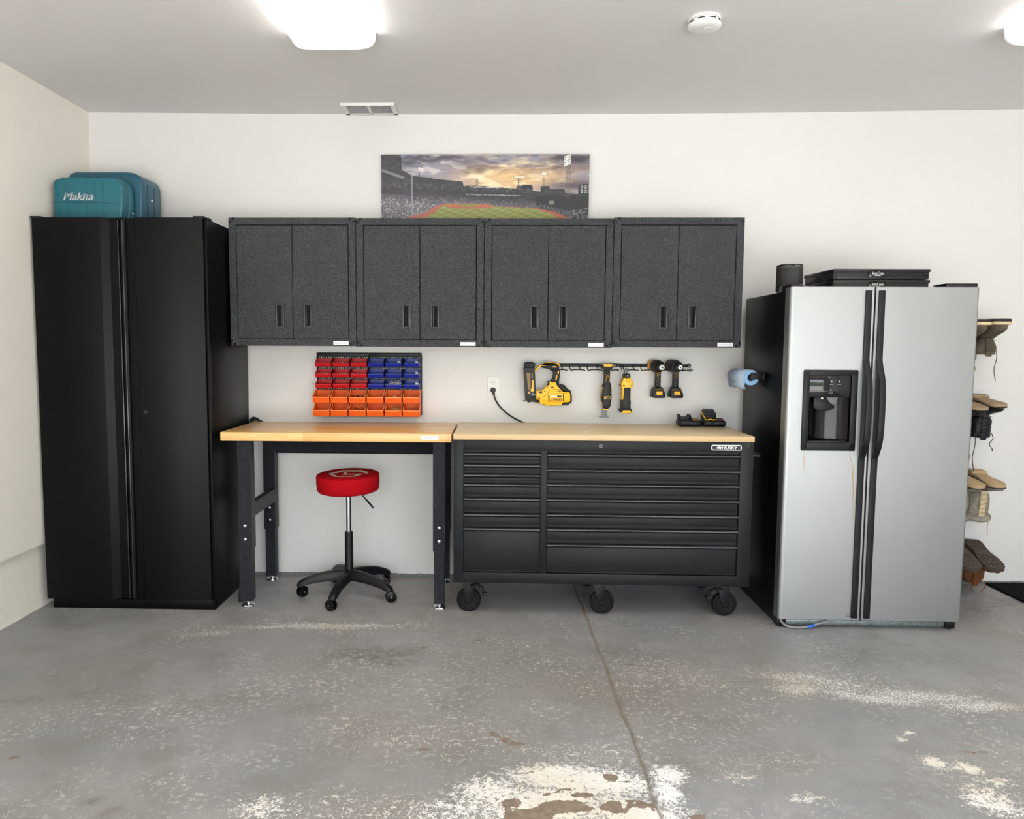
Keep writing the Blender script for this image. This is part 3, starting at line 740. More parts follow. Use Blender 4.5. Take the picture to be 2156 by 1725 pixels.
    # light towers and pole
    def tower(cx, v0, v1, w, lu0, lu1, lv0, lv1, rows, col='#f4f0ea', sk=0):
        nonlocal img
        img = mixa(img, C('#6a6265'), ((np.abs(np.abs(U-cx)-w) < 2.2) & (Vv > v0) & (Vv < v1))*1.)
        img = mixa(img, C('#6a6265'), ((np.abs(U-cx) < w) & (Vv > v0) & (Vv < v1) & (np.abs(((Vv+np.abs(U-cx)) % 22)-11) < 3))*.9)
        for k in range(rows):
            vv = lv0+(lv1-lv0)*(k+.5)/rows
            img = mixa(img, C(col), ((U > lu0) & (U < lu1) & (np.abs(Vv-vv+sk*(U-lu0)) < (lv1-lv0)/rows*.33))*1.)
    tower(1815, 90, 430, 17, 1770, 1838, 20, 120, 6, sk=.35)
    tower(1582, 190, 300, 9, 1562, 1600, 165, 200, 3)
    tower(1342, 225, 335, 10, 1295, 1388, 203, 230, 3, '#f0e6d6')
    tower(932, 230, 305, 8, 893, 968, 212, 232, 2, '#efe4d6')
    img = mixa(img, C('#dcd6dd'), poly([(358, 118), (410, 132), (408, 168), (362, 152)]))
    img = mixa(img, C('#5c5a60'), ((np.abs(U-368) < 5) & (Vv > 165) & (Vv < 225))*1.)
    img = mixa(img, C('#a7a4ac'), ((np.abs(U-297) < 3) & (Vv > 190) & (Vv < 580))*1.)
    img = mixa(img, C('#d8d4da'), ((U > 1925) & (Vv > 300) & (Vv < 372) & ((U % 34) < 22) & ((Vv % 20) < 8) & (sp > .2))*1.)
    img = mixa(img, C('#33313a'), poly([(1368, 300), (1372, 290), (1466, 296), (1468, 335), (1368, 335)])*.8)
    img = mixa(img, C('#c9c4c0'), poly([(1630, 448), (1680, 448), (1680, 482), (1630, 482)])*.35)
    img = np.clip(img, 0, 1)**1.16*1.02+.008
    X = x0+.001+(x1-x0-.002)*U/2015; Zz = z1-.001-(z1-z0-.002)*Vv/690
    P = np.stack([X, np.full(X.shape, -.0305), Zz], -1).reshape(-1, 3)
    P -= np.array([x0, -.002, z0])
    idx = np.arange(nx*nz).reshape(nz, nx)
    F = np.stack([idx[:-1, :-1], idx[:-1, 1:], idx[1:, 1:], idx[1:, :-1]], -1).reshape(-1, 4)
    me = bpy.data.meshes.new('print'); me.from_pydata(P.tolist(), [], F.tolist()); me.update()
    at = me.color_attributes.new('ink', 'FLOAT_COLOR', 'POINT')
    at.data.foreach_set('color', np.concatenate([np.clip(img, 0, 1).reshape(-1, 3), np.ones((nx*nz, 1))], 1).reshape(-1).astype(np.float32))
    m = bpy.data.materials.new('canvas_ink'); m.use_nodes = True
    a = m.node_tree.nodes.new('ShaderNodeAttribute'); a.attribute_name = 'ink'
    b = m.node_tree.nodes['Principled BSDF']; b.inputs['Roughness'].default_value = .42; b.inputs['Specular IOR Level'].default_value = .45
    m.node_tree.links.new(a.outputs['Color'], b.inputs['Base Color']); me.materials.append(m)
    o = bpy.data.objects.new('print', me); COL.objects.link(o); o.parent = t
canvas()

# ================================================================== WORKBENCH
def workbench():
    t = thing('workbench', 'workbench with amber butcher block top and black adjustable legs', 'workbench', (-.84, -.31, 0))
    x0, x1 = -1.455, -.221; zt, zb = .9635, .9165
    part('top', MB().box(x0, x1, -.605, -.022, zb, zt, .0025, 2), 'maple', t)
    part('rear_apron', MB().box(-1.30, -.32, -.128, -.124, .786, .914).box(-1.30, -.32, -.128, -.10, .786, .790), 'hammer2', t)
    def leg(xa, xb, ya, yb, front):
        L = MB().box(xa, xb, ya, yb, .322, .9155, .003)
        lg = part('leg', L, 'hammer2', t)
        part('leg_insert', MB().box(xa+.005, xb-.005, ya+.005, yb-.005, .034, .335, .003), 'hammer2', lg)
        cx = (xa+xb)/2; cy = (ya+yb)/2
        part('foot', MB().lathe((cx, cy, 0), 'z', [(0, .036), (.006, .038), (.012, .034), (.014, .012), (.04, .011)], 24), 'chrome', lg)
        h = MB()
        for k in range(10):
            h.lathe((cx, ya+.0052, .297-k*.0262), 'y', [(0, .0038), (-.0008, .0038)], 10)
            h.lathe((xb-.0052, cy, .297-k*.0262), 'x', [(0, .0036), (.0008, .0036)], 8)
        part('adjustment_hole', h, 'holed', lg, kind='stuff')
        for z in (.453, .379):
            part('bolt', MB().lathe((cx, ya+.0005, z), 'y', [(0, .0085), (-.003, .008), (-.0045, .004), (-.0045, .0005)], 14), 'chrome', lg)
    leg(-1.371, -1.302, -.590, -.515, 1); leg(-.321, -.2545, -.590, -.515, 1)
    leg(-1.376, -1.307, -.130, -.055, 0); leg(-.321, -.2545, -.130, -.055, 0)
    for x, s in ((-1.302, 1), (-.321, -1)):
        part('side_brace', MB().box(x-.003 if s > 0 else x, x if s > 0 else x+.003, -.515, -.13, .495, .575).box(x-.03 if s > 0 else x, x if s > 0 else x+.03, -.515, -.13, .572, .575), 'hammer2', t)
    part('name_plate', MB().box(-.381, -.290, -.6075, -.604, .930, .952, .0008), 'badge', t)
    part('plate_lettering', text_mb('GLADIATOR', .076, -.374, -.6077, .9355, bold=.01, height=.0105, depth=.0004), 'badgetext', t, smooth=0, label='faint grey lettering on the white name plate')
workbench()
solo('leaning_bar', MB().prism([(-1.415, .0), (-1.385, .0), (-1.388, .045), (-1.394, .09), (-1.392, .31), (-1.401, .31), (-1.406, .09), (-1.412, .045)], 'y', -.50, -.485, .001), 'dgrey', 'thin dark tapered bar standing between the tall cabinet and the bench leg', 'bar', (-1.40, -.49, 0))
bg = MB().tube([(-1.478, -.012, .955), (-1.476, -.014, .972), (-1.465, -.016, .981), (-1.445, -.016, .976), (-1.425, -.014, .966), (-1.40, -.012, .958)], [.010, .013, .012, .010, .007, .003], 10)
bg.tube([(-1.484, -.03, .93), (-1.480, -.025, .965), (-1.47, -.02, .975), (-1.466, -.02, .93)], .006, 8)
solo('cable_bundle', bg, 'black', 'small black cable bundle tucked behind the left rear corner of the workbench', 'cable', (-1.45, -.02, .93))

# ================================================================== STOOL
def stool():
    cx, cy = -.82, -.355
    t = thing('rolling_stool', 'rolling stool with round red padded seat on five black casters', 'stool', (cx, cy, 0))
    st = MB().lathe((0, 0, 0), 'z', [(0, .158), (.004, .168), (.012, .174), (.05, .1775), (.087, .1770), (.0935, .1745), (.0965, .168), (.098, .1), (.0985, .001)], 56)
    st.xf(Matrix.Translation((cx, cy, .607)) @ Matrix.Rotation(math.radians(-1.2), 4, 'Y') @ Matrix.Rotation(math.radians(2.2), 4, 'X'))
    part('seat', st, 'fabric', t, smooth=40)
    # printed mark: an open hexagon badge drawn with flat strokes
    lg = MB()
    def stroke(P, w, close=False):
        P = [Vector(p) for p in P]
        for i in range(len(P)-(0 if close else 1)):
            a, b = P[i], P[(i+1) % len(P)]; d = (b-a).normalized(); n = Vector((-d.y, d.x))*w/2; a2 = a-d*w*.45; b2 = b+d*w*.45
            q = [a2-n, b2-n, b2+n, a2+n]
            lg.add([(p.x, p.y, 0) for p in q]+[(p.x, p.y, .0008) for p in q], [(4, 5, 6, 7), (0, 1, 5, 4), (1, 2, 6, 5), (2, 3, 7, 6), (3, 0, 4, 7)])
    stroke([(.095, .035), (.055, .085), (-.05, .085), (-.105, .0), (-.055, -.075), (.045, -.075), (.075, -.02), (-.02, -.02), (-.02, .02)], .017)
    stroke([(.105, .0), (.07, .045), (-.06, .045), (-.075, .02)], .013)
    lg.xf(Matrix.Translation((cx, cy, .607)) @ Matrix.Rotation(math.radians(-1.2), 4, 'Y') @ Matrix.Rotation(math.radians(2.2), 4, 'X') @ Matrix.Translation((.005, -.005, .0985)))
    part('seat_mark', lg, 'logo', t, smooth=0, label='pale angular emblem printed on the seat')
    part('collar', MB().lathe((cx, cy, .572), 'z', [(0, .0175), (.05, .0175)], 24), 'black', t)
    part('piston', MB().lathe((cx, cy, .36), 'z', [(0, .0145), (.215, .0145)], 28), 'chrome', t)
    part('sleeve', MB().lathe((cx, cy, .13), 'z', [(0, .027), (.02, .027), (.03, .0245), (.235, .0235), (.242, .0225), (.242, .001)], 32), 'black', t)
    part('seat_plate', MB().lathe((cx, cy, .60), 'z', [(0, .05), (.012, .06)], 24), 'black', t)
    lv = part('lever', MB().tube([(cx+.02, cy-.01, .612), (cx+.065, cy-.012, .602), (cx+.098, cy-.015, .563)], .0042, 8), 'black', t)
    part('lever_grip', MB().tube([(cx+.096, cy-.015, .566), (cx+.108, cy-.015, .552), (cx+.128, cy-.015, .530), (cx+.143, cy-.015, .511), (cx+.148, cy-.015, .508)], [.006, .0085, .0095, .007, .003], 10, flat=.6), 'black', lv)
    hub = MB().lathe((cx, cy, .088), 'z', [(0, .030), (.0, .034), (.05, .036), (.062, .034), (.066, .027), (.066, .001)], 32)
    part('hub', hub, 'black', t)
    for k in range(5):
        a = math.radians(190+72*k); d = Vector((math.cos(a), math.sin(a), 0)); n = Vector((-d.y, d.x, 0)); R = .272
        # arched arm: top ridge and side skirts
        V = []; F = []
        prof = [(0.0, .150, .096, .026), (.06, .150, .092, .022), (.12, .144, .090, .020), (.18, .132, .084, .019), (.23, .116, .076, .019), (.262, .102, .066, .0205), (.285, .088, .064, .019), (.292, .078, .066, .014)]
        for (r_, zt_, zb_, w) in prof:
            c = Vector((cx, cy, 0))+d*r_
            for q, z in ((-1, zb_), (-1, zt_-.010), (-.55, zt_), (.55, zt_), (1, zt_-.010), (1, zb_)):
                V.append(c+n*q*w+Vector((0, 0, z)))
        m_ = 6
        for i in range(len(prof)-1):
            for j in range(m_): F.append((i*m_+j, i*m_+(j+1) % m_, (i+1)*m_+(j+1) % m_, (i+1)*m_+j))
        F.append(tuple(range(m_))); F.append(tuple((len(prof)-1)*m_+j for j in range(m_))[::-1])
        m = bmesh.new(); vs = [m.verts.new(v) for v in V]
        for f in F: m.faces.new([vs[i] for i in f])
        bmesh.ops.recalc_face_normals(m, faces=list(m.faces))
        part('base_arm', MB().bm(m), 'black', t, smooth=45)
        c = Vector((cx, cy, 0))+d*R
        ang = (.9, 2.6, .3, 1.9, 4.0)[k]; f = Vector((math.cos(ang), math.sin(ang), 0)); ax = Vector((-f.y, f.x, 0)); wc_ = c+f*.012+Vector((0, 0, .032))
        fk = MB().cyl(c+Vector((0, 0, .05)), c+Vector((0, 0, .068)), .009)
        fk.tube([c+Vector((0, 0, .060)), c+f*.004+Vector((0, 0, .054)), wc_+Vector((0, 0, .008)), wc_], [.012, .014, .013, .010], 10)
        cs = part('caster', fk, 'blackg', t)
        for sd in (-1, 1):
            w = MB().tubeax(wc_+ax*sd*.0065, ax*sd, [(0, .0315), (.003, .032), (.009, .0305), (.011, .024), (.010, .012), (.012, .008), (.012, .0005)], 26)
            part('wheel', w, 'blackg', cs)
        part('axle_cap', MB().tubeax(wc_, -ax if ax.y > 0 else ax, [(.016, .005), (.021, .004)], 12), 'chrome', cs)
stool()

# ================================================================== MOBILE TOOL CHEST
def chest():
    hx, hy = -.2086, -.662; W = 1.549; rz = -.012
    t = thing('tool_chest', 'wide dark grey rolling tool chest with fourteen drawers and a pale wooden top', 'tool chest', (hx, hy, 0), rz=rz)
    x0, x1, yb = hx, hx+W, -.045; ZB, ZT = .177, .941
    part('worktop', MB().box(x0-.0005, x1+.0005, hy, yb+.012, ZT-.001, .969, .002), 'oak', t)
    yf = hy+.004
    f = MB(); f.box(x0+.002, x0+.053, yf, yf+.03, ZB, ZT-.001, .0015); f.box(x1-.068, x1-.002, yf, yf+.03, ZB, ZT-.001, .0015)
    f.box(x0+.052, x1-.067, yf+.0006, yf+.03, .884, ZT-.0015, .0015); f.box(x0+.052, x1-.067, yf+.0006, yf+.03, ZB+.0005, .234, .0015)
    f.box(.249, .281, yf+.001, yf+.03, .233, .885, .001)
    part('front_frame', f, 'chest', t)
    b = MB().box(x0+.002, x1-.002, yf+.031, yb, ZB+.001, ZT-.002)
    part('body', b, 'chest', t)
    part('drawer_bay', MB().box(x0+.05, x1-.066, yf+.022, yf+.0308, .233, .885), 'chestdark', t)
    def drawer(xa, xb, zt, zb):
        d = part('drawer', MB().box(xa+.004, xb-.006, yf+.006, yf+.024, zb+.003, zt-.027, .0012).box(xa+.004, xb-.006, yf+.003, yf+.01, zb+.001, zb+.006, .001), 'chest', t)
        pr = [(yf+.010, zt-.005)]+[(yf+.002-.0125*math.cos(a_), zt-.0150+.0095*math.sin(a_)) for a_ in np.linspace(PI/2, -PI/2, 9)]+[(yf+.010, zt-.0245)]
        part('drawer_pull', MB().prism(pr, 'x', xa+.001, xb-.0025), 'rail', d, smooth=60)
    L = [(.879, .826), (.819, .773), (.767, .720), (.716, .645), (.641, .563), (.558, .488), (.482, .238)]
    for a, b_ in L: drawer(x0+.053, .248, a, b_)
    R = [(.878, .803), (.798, .726), (.720, .648), (.641, .569), (.562, .490), (.484, .410), (.401, .238)]
    for a, b_ in R: drawer(.281, x1-.068, a, b_)
    lk = part('lock', MB().lathe((.556, yf+.001, .913), 'y', [(0, .0105), (-.004, .010), (-.004, .0075), (-.001, .007), (-.001, .0005)], 24), 'blackg', t)
    part('lock_core', MB().lathe((.556, yf+.0005, .913), 'y', [(-.001, .0055), (-.005, .005), (-.005, .0005)], 16), 'hrim', lk)
    # oval badge
    bx0, bx1, bz0, bz1 = 1.122, 1.276, .8965, .9245
    bd = part('badge', MB().prism(rrect(bx0, bx1, bz0, bz1, .009), 'y', yf-.003, yf+.001, .0005), 'badge', t)
    part('badge_field', MB().prism(rrect(bx0+.0045, bx1-.0045, bz0+.0045, bz1-.0045, .006), 'y', yf-.0036, yf-.001), 'dgrey', bd)
    part('badge_lettering', text_mb('HUSKY', .078, 1.176, yf-.0036, .9032, fat=.0008, shear=.12, depth=.0005, height=.0145), 'badge', bd, smooth=0)
    hd = [(1.147, .9095), (1.152, .914), (1.160, .9165), (1.162, .9200), (1.166, .9160), (1.172, .914), (1.175, .910), (1.170, .9060), (1.168, .9015), (1.163, .9050), (1.158, .9065), (1.154, .9055), (1.149, .9065)]
    part('badge_emblem', MB().prism(hd, 'y', yf-.0041, yf-.0036), 'badge', bd, smooth=0, label='white dog head emblem')
    part('corner_tab', MB().prism([(1.302, .9395), (1.302, .915), (1.305, .909), (1.311, .906), (1.317, .909), (1.320, .915), (1.320, .9395)], 'y', yf-.002, yf+.002, .001), 'dgrey', t)
    hn = MB().tube([(x1-.004, hy+.07, .862), (x1+.045, hy+.07, .862), (x1+.055, hy+.085, .862), (x1+.055, yb-.13, .862), (x1+.045, yb-.115, .862), (x1-.004, yb-.115, .862)], .010, 12)
    part('side_handle', hn, 'dgrey', t)
    # casters
    def caster(x, y, brake, off):
        wz = .0645; wx = x+off; pl = MB().box(x-.045, x+.045, y-.035, y+.045, ZB-.008, ZB, .001)
        c = part('caster', pl, 'black', t)
        for s in (-1, 1):
            fk = MB().prism([(x-.028, ZB-.01), (x+.028, ZB-.01), (x+.030, ZB-.03), (wx+.018, wz+.004), (wx+.008, wz-.013), (wx-.008, wz-.013), (wx-.018, wz+.004), (x-.030, ZB-.03)], 'y', y+s*.022-.002, y+s*.022+.002, .001)
            part('fork', fk, 'black', c)
        part('wheel', MB().tubeax(Vector((wx, y, wz)), Vector((0, -1, 0)), [(-.018, .0005), (-.018, .045), (-.016, .060), (-.010, .0645), (.010, .0645), (.016, .061), (.0175, .054), (.0135, .052), (.0125, .046), (.0155, .043), (.014, .020), (.018, .016), (.018, .0005)], 44), 'blackr', c)
        part('axle', MB().lathe((wx, y, wz), 'y', [(-.028, .0085), (.028, .0085)], 14), 'black', c)
        for bx in (x-.037, x+.037):
            part('mount_bolt', MB().lathe((bx, y-.03, ZB-.009), 'z', [(0, .006), (-.004, .005)], 8), 'chrome', c)
        if brake:
            s = brake; bl = MB().tube([(x+s*.01, y-.034, ZB-.025), (x+s*.045, y-.034, ZB-.020), (x+s*.075, y-.034, ZB-.035), (x+s*.088, y-.036, ZB-.068)], [.010, .011, .010, .006], 8, flat=.6)
            bl.box(x+s*.074, x+s*.098, y-.05, y-.018, ZB-.078, ZB-.062, .003)
            part('brake_lever', bl, 'black', c)
    caster(-.128, hy+.075, 1, -.0); caster(.567, hy+.075, 0, .018); caster(1.225, hy+.075, -1, .008)
    caster(-.128, yb-.08, 0, .015); caster(.567, yb-.08, 0, -.01); caster(1.225, yb-.08, 0, .01)
chest()
# ================================================================== OUTLET, CORD
def outlet():
    t = thing('wall_outlet', 'white duplex wall outlet left of the nail gun', 'outlet', (-.001, 0, 1.187))
    part('cover_plate', MB().prism(rrect(-.036, .034, 1.131, 1.243, .003), 'y', -.006, .0005, .0018), 'white', t)
    for z in (1.206, 1.163):
        r = part('receptacle', MB().prism([(-.001+.0165*math.cos(a), z+max(-.0135, min(.0135, .0165*math.sin(a)))) for a in np.linspace(0, 2*PI, 32, endpoint=False)], 'y', -.0078, -.004, .0005), 'white', t)
        for x in (-.0072, .0052):
            part('slot', MB().box(x-.001, x+.001, -.0084, -.0075, z+.0005, z+.0085), 'holed', r)
        part('ground_hole', MB().lathe((-.001, -.0075, z-.0065), 'y', [(0, .0026), (-.0008, .0026)], 12), 'holed', r)
    part('screw', MB().lathe((-.001, -.0058, 1.1845), 'y', [(0, .003), (-.0015, .0025)], 12), 'chrome', t)
outlet()
t = thing('power_cord', 'black power cord plugged into the outlet and dropping behind the tool chest', 'cord', (-.004, -.02, 1.16))
part('plug', MB().lathe((-.004, -.0085, 1.163), 'y', [(0, .0155), (-.006, .0165), (-.016, .0160), (-.022, .012), (-.023, .0005)], 28).tube([(-.003, -.022, 1.158), (-.001, -.026, 1.145), (.002, -.028, 1.132)], [.011, .008, .006], 12), 'cord', t)
cp = [(.001, -.028, 1.138), (.006, -.029, 1.118), (.015, -.029, 1.098), (.030, -.028, 1.074), (.050, -.027, 1.051), (.080, -.026, 1.025), (.115, -.024, 1.000), (.150, -.023, .982), (.178, -.022, .968), (.20, -.016, .952), (.215, -.014, .92), (.218, -.014, .84)]
sm_ = []
for i in range(len(cp)-1):
    for k in range(4):
        f = k/4; p0 = Vector(cp[max(i-1, 0)]); p1 = Vector(cp[i]); p2 = Vector(cp[i+1]); p3 = Vector(cp[min(i+2, len(cp)-1)])
        sm_.append(.5*((2*p1)+(-p0+p2)*f+(2*p0-5*p1+4*p2-p3)*f*f+(-p0+3*p1-3*p2+p3)*f**3))
sm_.append(Vector(cp[-1]))
part('cable', MB().tube(sm_, .0050, 10), 'cord', t)

# ================================================================== PARTS BINS
def bin_panel(x0, x1, label):
    t = thing('bin_panel', label, 'bin panel', ((x0+x1)/2, 0, 1.008), 'black perforated bin panels')
    yb = -.0022; z0, z1 = 1.008, 1.384
    pl = MB()
    n = 21; zr = [1.355, 1.2905, 1.2275, 1.165, 1.0835]   # rows of holes
    xs = [x0]; hx = []
    for i in range(n):
        c = x0+.014+(x1-x0-.028)*i/(n-1); xs += [c-.0030, c+.0030]
    xs.append(x1)
    zs = [z0]
    for z in sorted(zr): zs += [z-.0030, z+.0030]
    zs.append(z1-.022)
    vi = {}; V = []; F = []
    def vid(i, j):
        if (i, j) not in vi: vi[(i, j)] = len(V); V.append((xs[i], yb, zs[j]))
        return vi[(i, j)]
    for i in range(len(xs)-1):
        for j in range(len(zs)-1):
            if i % 2 == 1 and j % 2 == 1: continue
            F.append((vid(i, j), vid(i+1, j), vid(i+1, j+1), vid(i, j+1)))
    pl.add(V, F)
    p = part('panel', pl, 'black', t, smooth=0)
    md = p.modifiers.new('thick', 'SOLIDIFY'); md.thickness = .001; md.offset = 1
    part('top_ledge', MB().box(x0, x1-.001, -.018, -.001, z1-.024, z1, .004), 'black', t)
    e = MB().box(x0, x0+.004, -.016, 0, z0, z1-.02, .001).box(x1-.005, x1-.001, -.016, 0, z0, z1-.02, .001)
    for z in (1.327, 1.263, 1.200, 1.125): e.box(x0, x1-.001, -.013, 0, z-.004, z+.004)
    part('rib', e, 'black', t)
    for x in (x0+.046, x1-.046):
        part('mount_screw', MB().lathe((x, -.006, 1.353), 'y', [(0, .0045), (-.003, .004)], 10), 'blackg', t)
bin_panel(-1.073, -.754, 'left half of the black perforated bin panel, behind the red bins')
bin_panel(-.753, -.434, 'right half of the black perforated bin panel, behind the blue bins')

def bin_mesh(w, d, h, lip, k=.45):
    th = .0022; m = MB(); e = .006
    for s in (-1, 1):
        xa = s*(w/2-th/2)
        pts = [(-.004, e), (-.004, h), (-d*k, h), (-d*.80, lip*1.25), (-d, lip*1.05), (-d*.93, e*.2), (-d*.5, 0)]
        m.prism(pts, 'x', xa-th/2, xa+th/2, .0006, 1)
    m.box(-w/2, w/2, -.006, -.0035, e, h)                         # back
    m.add([(-w/2, -.004, e), (w/2, -.004, e), (w/2, -d*.93, .001), (-w/2, -d*.93, .001), (-w/2, -.004, e-.003), (w/2, -.004, e-.003), (w/2, -d*.93, -.001), (-w/2, -d*.93, -.001)], [(0, 1, 2, 3), (7, 6, 5, 4)])
    m.prism([(-d*.93, 0), (-d*.93+.002, 0), (-d+.003, lip), (-d-.003, lip), (-d-.003, lip-.004), (-d, lip-.004)], 'x', -w/2, w/2)   # front with lip
    # rim along the sides
    for s in (-1, 1):
        xa = s*(w/2-.001); A = [(-.004, h), (-d*k, h), (-d*.80, lip*1.25), (-d, lip*1.05)]
        for i in range(3):
            (ya, za), (yb_, zb_) = A[i], A[i+1]
            m.tube([(xa, ya, za), (xa, yb_, zb_)], .0022, 6)
    return m
protos = {}
def place_bin(kind, x, y, z, label, fill=None):
    if kind not in protos:
        big = kind == 'orange'
        mb = bin_mesh(.0985 if big else .094, .118 if big else .088, .074 if big else .048, .037 if big else .0235)
        o = mesh_obj('parts_bin', mb, kind, 30); o['category'] = 'bin'; protos[kind] = o
        w, d, h, lip = ((.0985, .118, .074, .037) if big else (.094, .088, .048, .0235)); rm = MB()
        if big:
            for s in (-1, 1):
                xa = s*(w/2-.0012); A_ = [(-.004, h), (-d*.45, h), (-d*.80, lip*1.25), (-d-.001, lip*1.05)]
                for i in range(3): rm.tube([(xa, A_[i][0], A_[i][1]), (xa, A_[i+1][0], A_[i+1][1])], .0029, 6)
            rm.box(-w/2, w/2, -d-.0045, -d+.001, lip-.006, lip, .001)
            ro = mesh_obj('rim', rm, 'orim', 30); ro.parent = o; protos['rim'] = ro
    else:
        o = protos[kind].copy(); COL.objects.link(o)
        if kind == 'orange': c_ = protos['rim'].copy(); COL.objects.link(c_); c_.parent = o
    o.location = (x, y, z); o['label'] = label; o['group'] = kind+' parts bins on the wall panel'
    if fill:
        m_, lab, n, ln = fill
        mb = MB(); R = random.Random(int(abs(x)*1000)+int(z*100)); big = kind == 'orange'
        for i in range(n):
            px = x+R.uniform(-.034, .034); py = y-R.uniform(.03, .08 if big else .066); pz = z+.008+R.uniform(.3, 1)*(.034 if big else .022)*(1.5 if n > 40 else 1)*(1-abs(px-x)/.06)
            a = R.uniform(0, PI); b_ = R.uniform(-.5, .6); dv = Vector((math.cos(a), math.sin(a)*.5, b_*.6)).normalized()*ln
            mb.cyl((px, py, pz), (px+dv.x, py+dv.y, pz+dv.z), .0020, n=6)
            if i % 2: mb.cyl((px+dv.x, py+dv.y, pz+dv.z), (px+dv.x*1.12, py+dv.y*1.12, pz+dv.z*1.12), .0042, n=6)
        solo('loose_fixings', mb, m_, lab, 'fixings', (x, y-.05, z+.005), kind='stuff')
ords = ['first', 'second', 'third', 'fourth', 'fifth', 'sixth']
rows = ['top', 'middle', 'bottom']
pitch = .1062; pos3 = ['left', 'centre', 'right']
fills = {(0, 1): ('screwmix', 'steel fixings in the centre bin of the top red row', 14, .014), (1, 0): ('screwmix', 'few pale fixings in the left bin of the middle red row', 6, .012), (1, 1): ('screwmix', 'pale anchors in the centre bin of the middle red row', 14, .014)}
bfills = {(2, 1): ('screwmix', 'heaped silver screws in the centre bin of the bottom blue row', 46, .026)}
zr = [1.3015, 1.2370, 1.1735]
for r in range(3):
    for c in range(3):
        place_bin('red', -1.015+pitch*c, -.014, zr[r], 'red parts bin, %s row, %s column' % (rows[r], pos3[c]), fills.get((r, c)))
for r in range(3):
    for c in range(3):
        place_bin('blue', -.700+pitch*c, -.014, zr[r], 'blue parts bin, %s row, %s column' % (rows[r], pos3[c]), bfills.get((r, c)))
for (r, c) in ((0, 1), (1, 2), (2, 2), (0, 2)):
    x = -.700+pitch*c+.024; z = zr[r]
    solo('paper_scrap', MB().prism([(x-.012, z+.012), (x+.012, z+.010), (x+.015, z+.030), (x-.002, z+.036)], 'y', -.062, -.060), 'white', 'small white card slip in the %s blue bin of the %s row' % (pos3[c], rows[r]), 'card', (x, -.06, z+.01))
of = {(0, 2): ('black', 'black plastic clips in the third orange bin of the upper row', 26, .022), (0, 4): ('screwmix', 'few steel screws in the fifth orange bin of the upper row', 8, .02), (0, 5): ('screwmix', 'pale hooks in the last orange bin of the upper row', 16, .018),
      (1, 2): ('black', 'dark ties in the third orange bin of the lower row', 20, .03), (1, 4): ('brass', 'heaped brass fittings in the fifth orange bin of the lower row', 44, .014), (1, 5): ('wire', 'grey fixings in the last orange bin of the lower row', 14, .02)}
for r, z in enumerate((1.0865, 1.0085)):
    for c in range(6):
        place_bin('orange', -1.0225+.1072*c, -.016, z, 'orange parts bin, %s row, %s from the left' % (('upper', 'lower')[r], ords[c]), of.get((r, c)))

# ================================================================== TOOL RAIL AND TOOLS
t = thing('tool_rail', 'black wall rail with wire tool hooks below the wall cabinets', 'tool rail', (.75, 0, 1.31))
part('rail', MB().box(.33, 1.162, -.014, 0, 1.306, 1.324, .002), 'black', t)
part('rail_joint', MB().box(.695, .74, -.018, -.002, 1.304, 1.326, .002), 'blackg', t)
for x in (.49, .86, 1.10, .40): part('rail_screw', MB().lathe((x, -.0135, 1.314), 'y', [(0, .0055), (-.004, .0045)], 12), 'blackg', t)
part('rail_end', MB().box(1.158, 1.176, -.02, 0, 1.305, 1.326, .004), 'blackg', t)
for x in (.350, .455, .560, .700, .775, .880, .968, 1.063):
    h = MB(); xa = x; sl = .075 if x not in (.700,) else .03
    h.tube([(xa, -.016, 1.322), (xa, -.017, 1.300), (xa+.003, -.022, 1.289), (xa+.013, -.03, 1.2845), (xa+.020, -.036, 1.2895), (xa+.04, -.05, 1.2905), (xa+sl, -.062, 1.2895), (xa+sl+.012, -.066, 1.2845)], .0030, 8)
    h.tube([(xa+.058, -.016, 1.322), (xa+.058, -.030, 1.305), (xa+.060, -.056, 1.290)], .0028, 8)
    part('hook', h, 'black', t)
part('hook_loop', MB().tube([(1.11, -.02, 1.285), (1.13, -.05, 1.287), (1.155, -.06, 1.290), (1.172, -.06, 1.294), (1.178, -.06, 1.290), (1.172, -.06, 1.285), (1.15, -.06, 1.286)], .0028, 8), 'black', t)

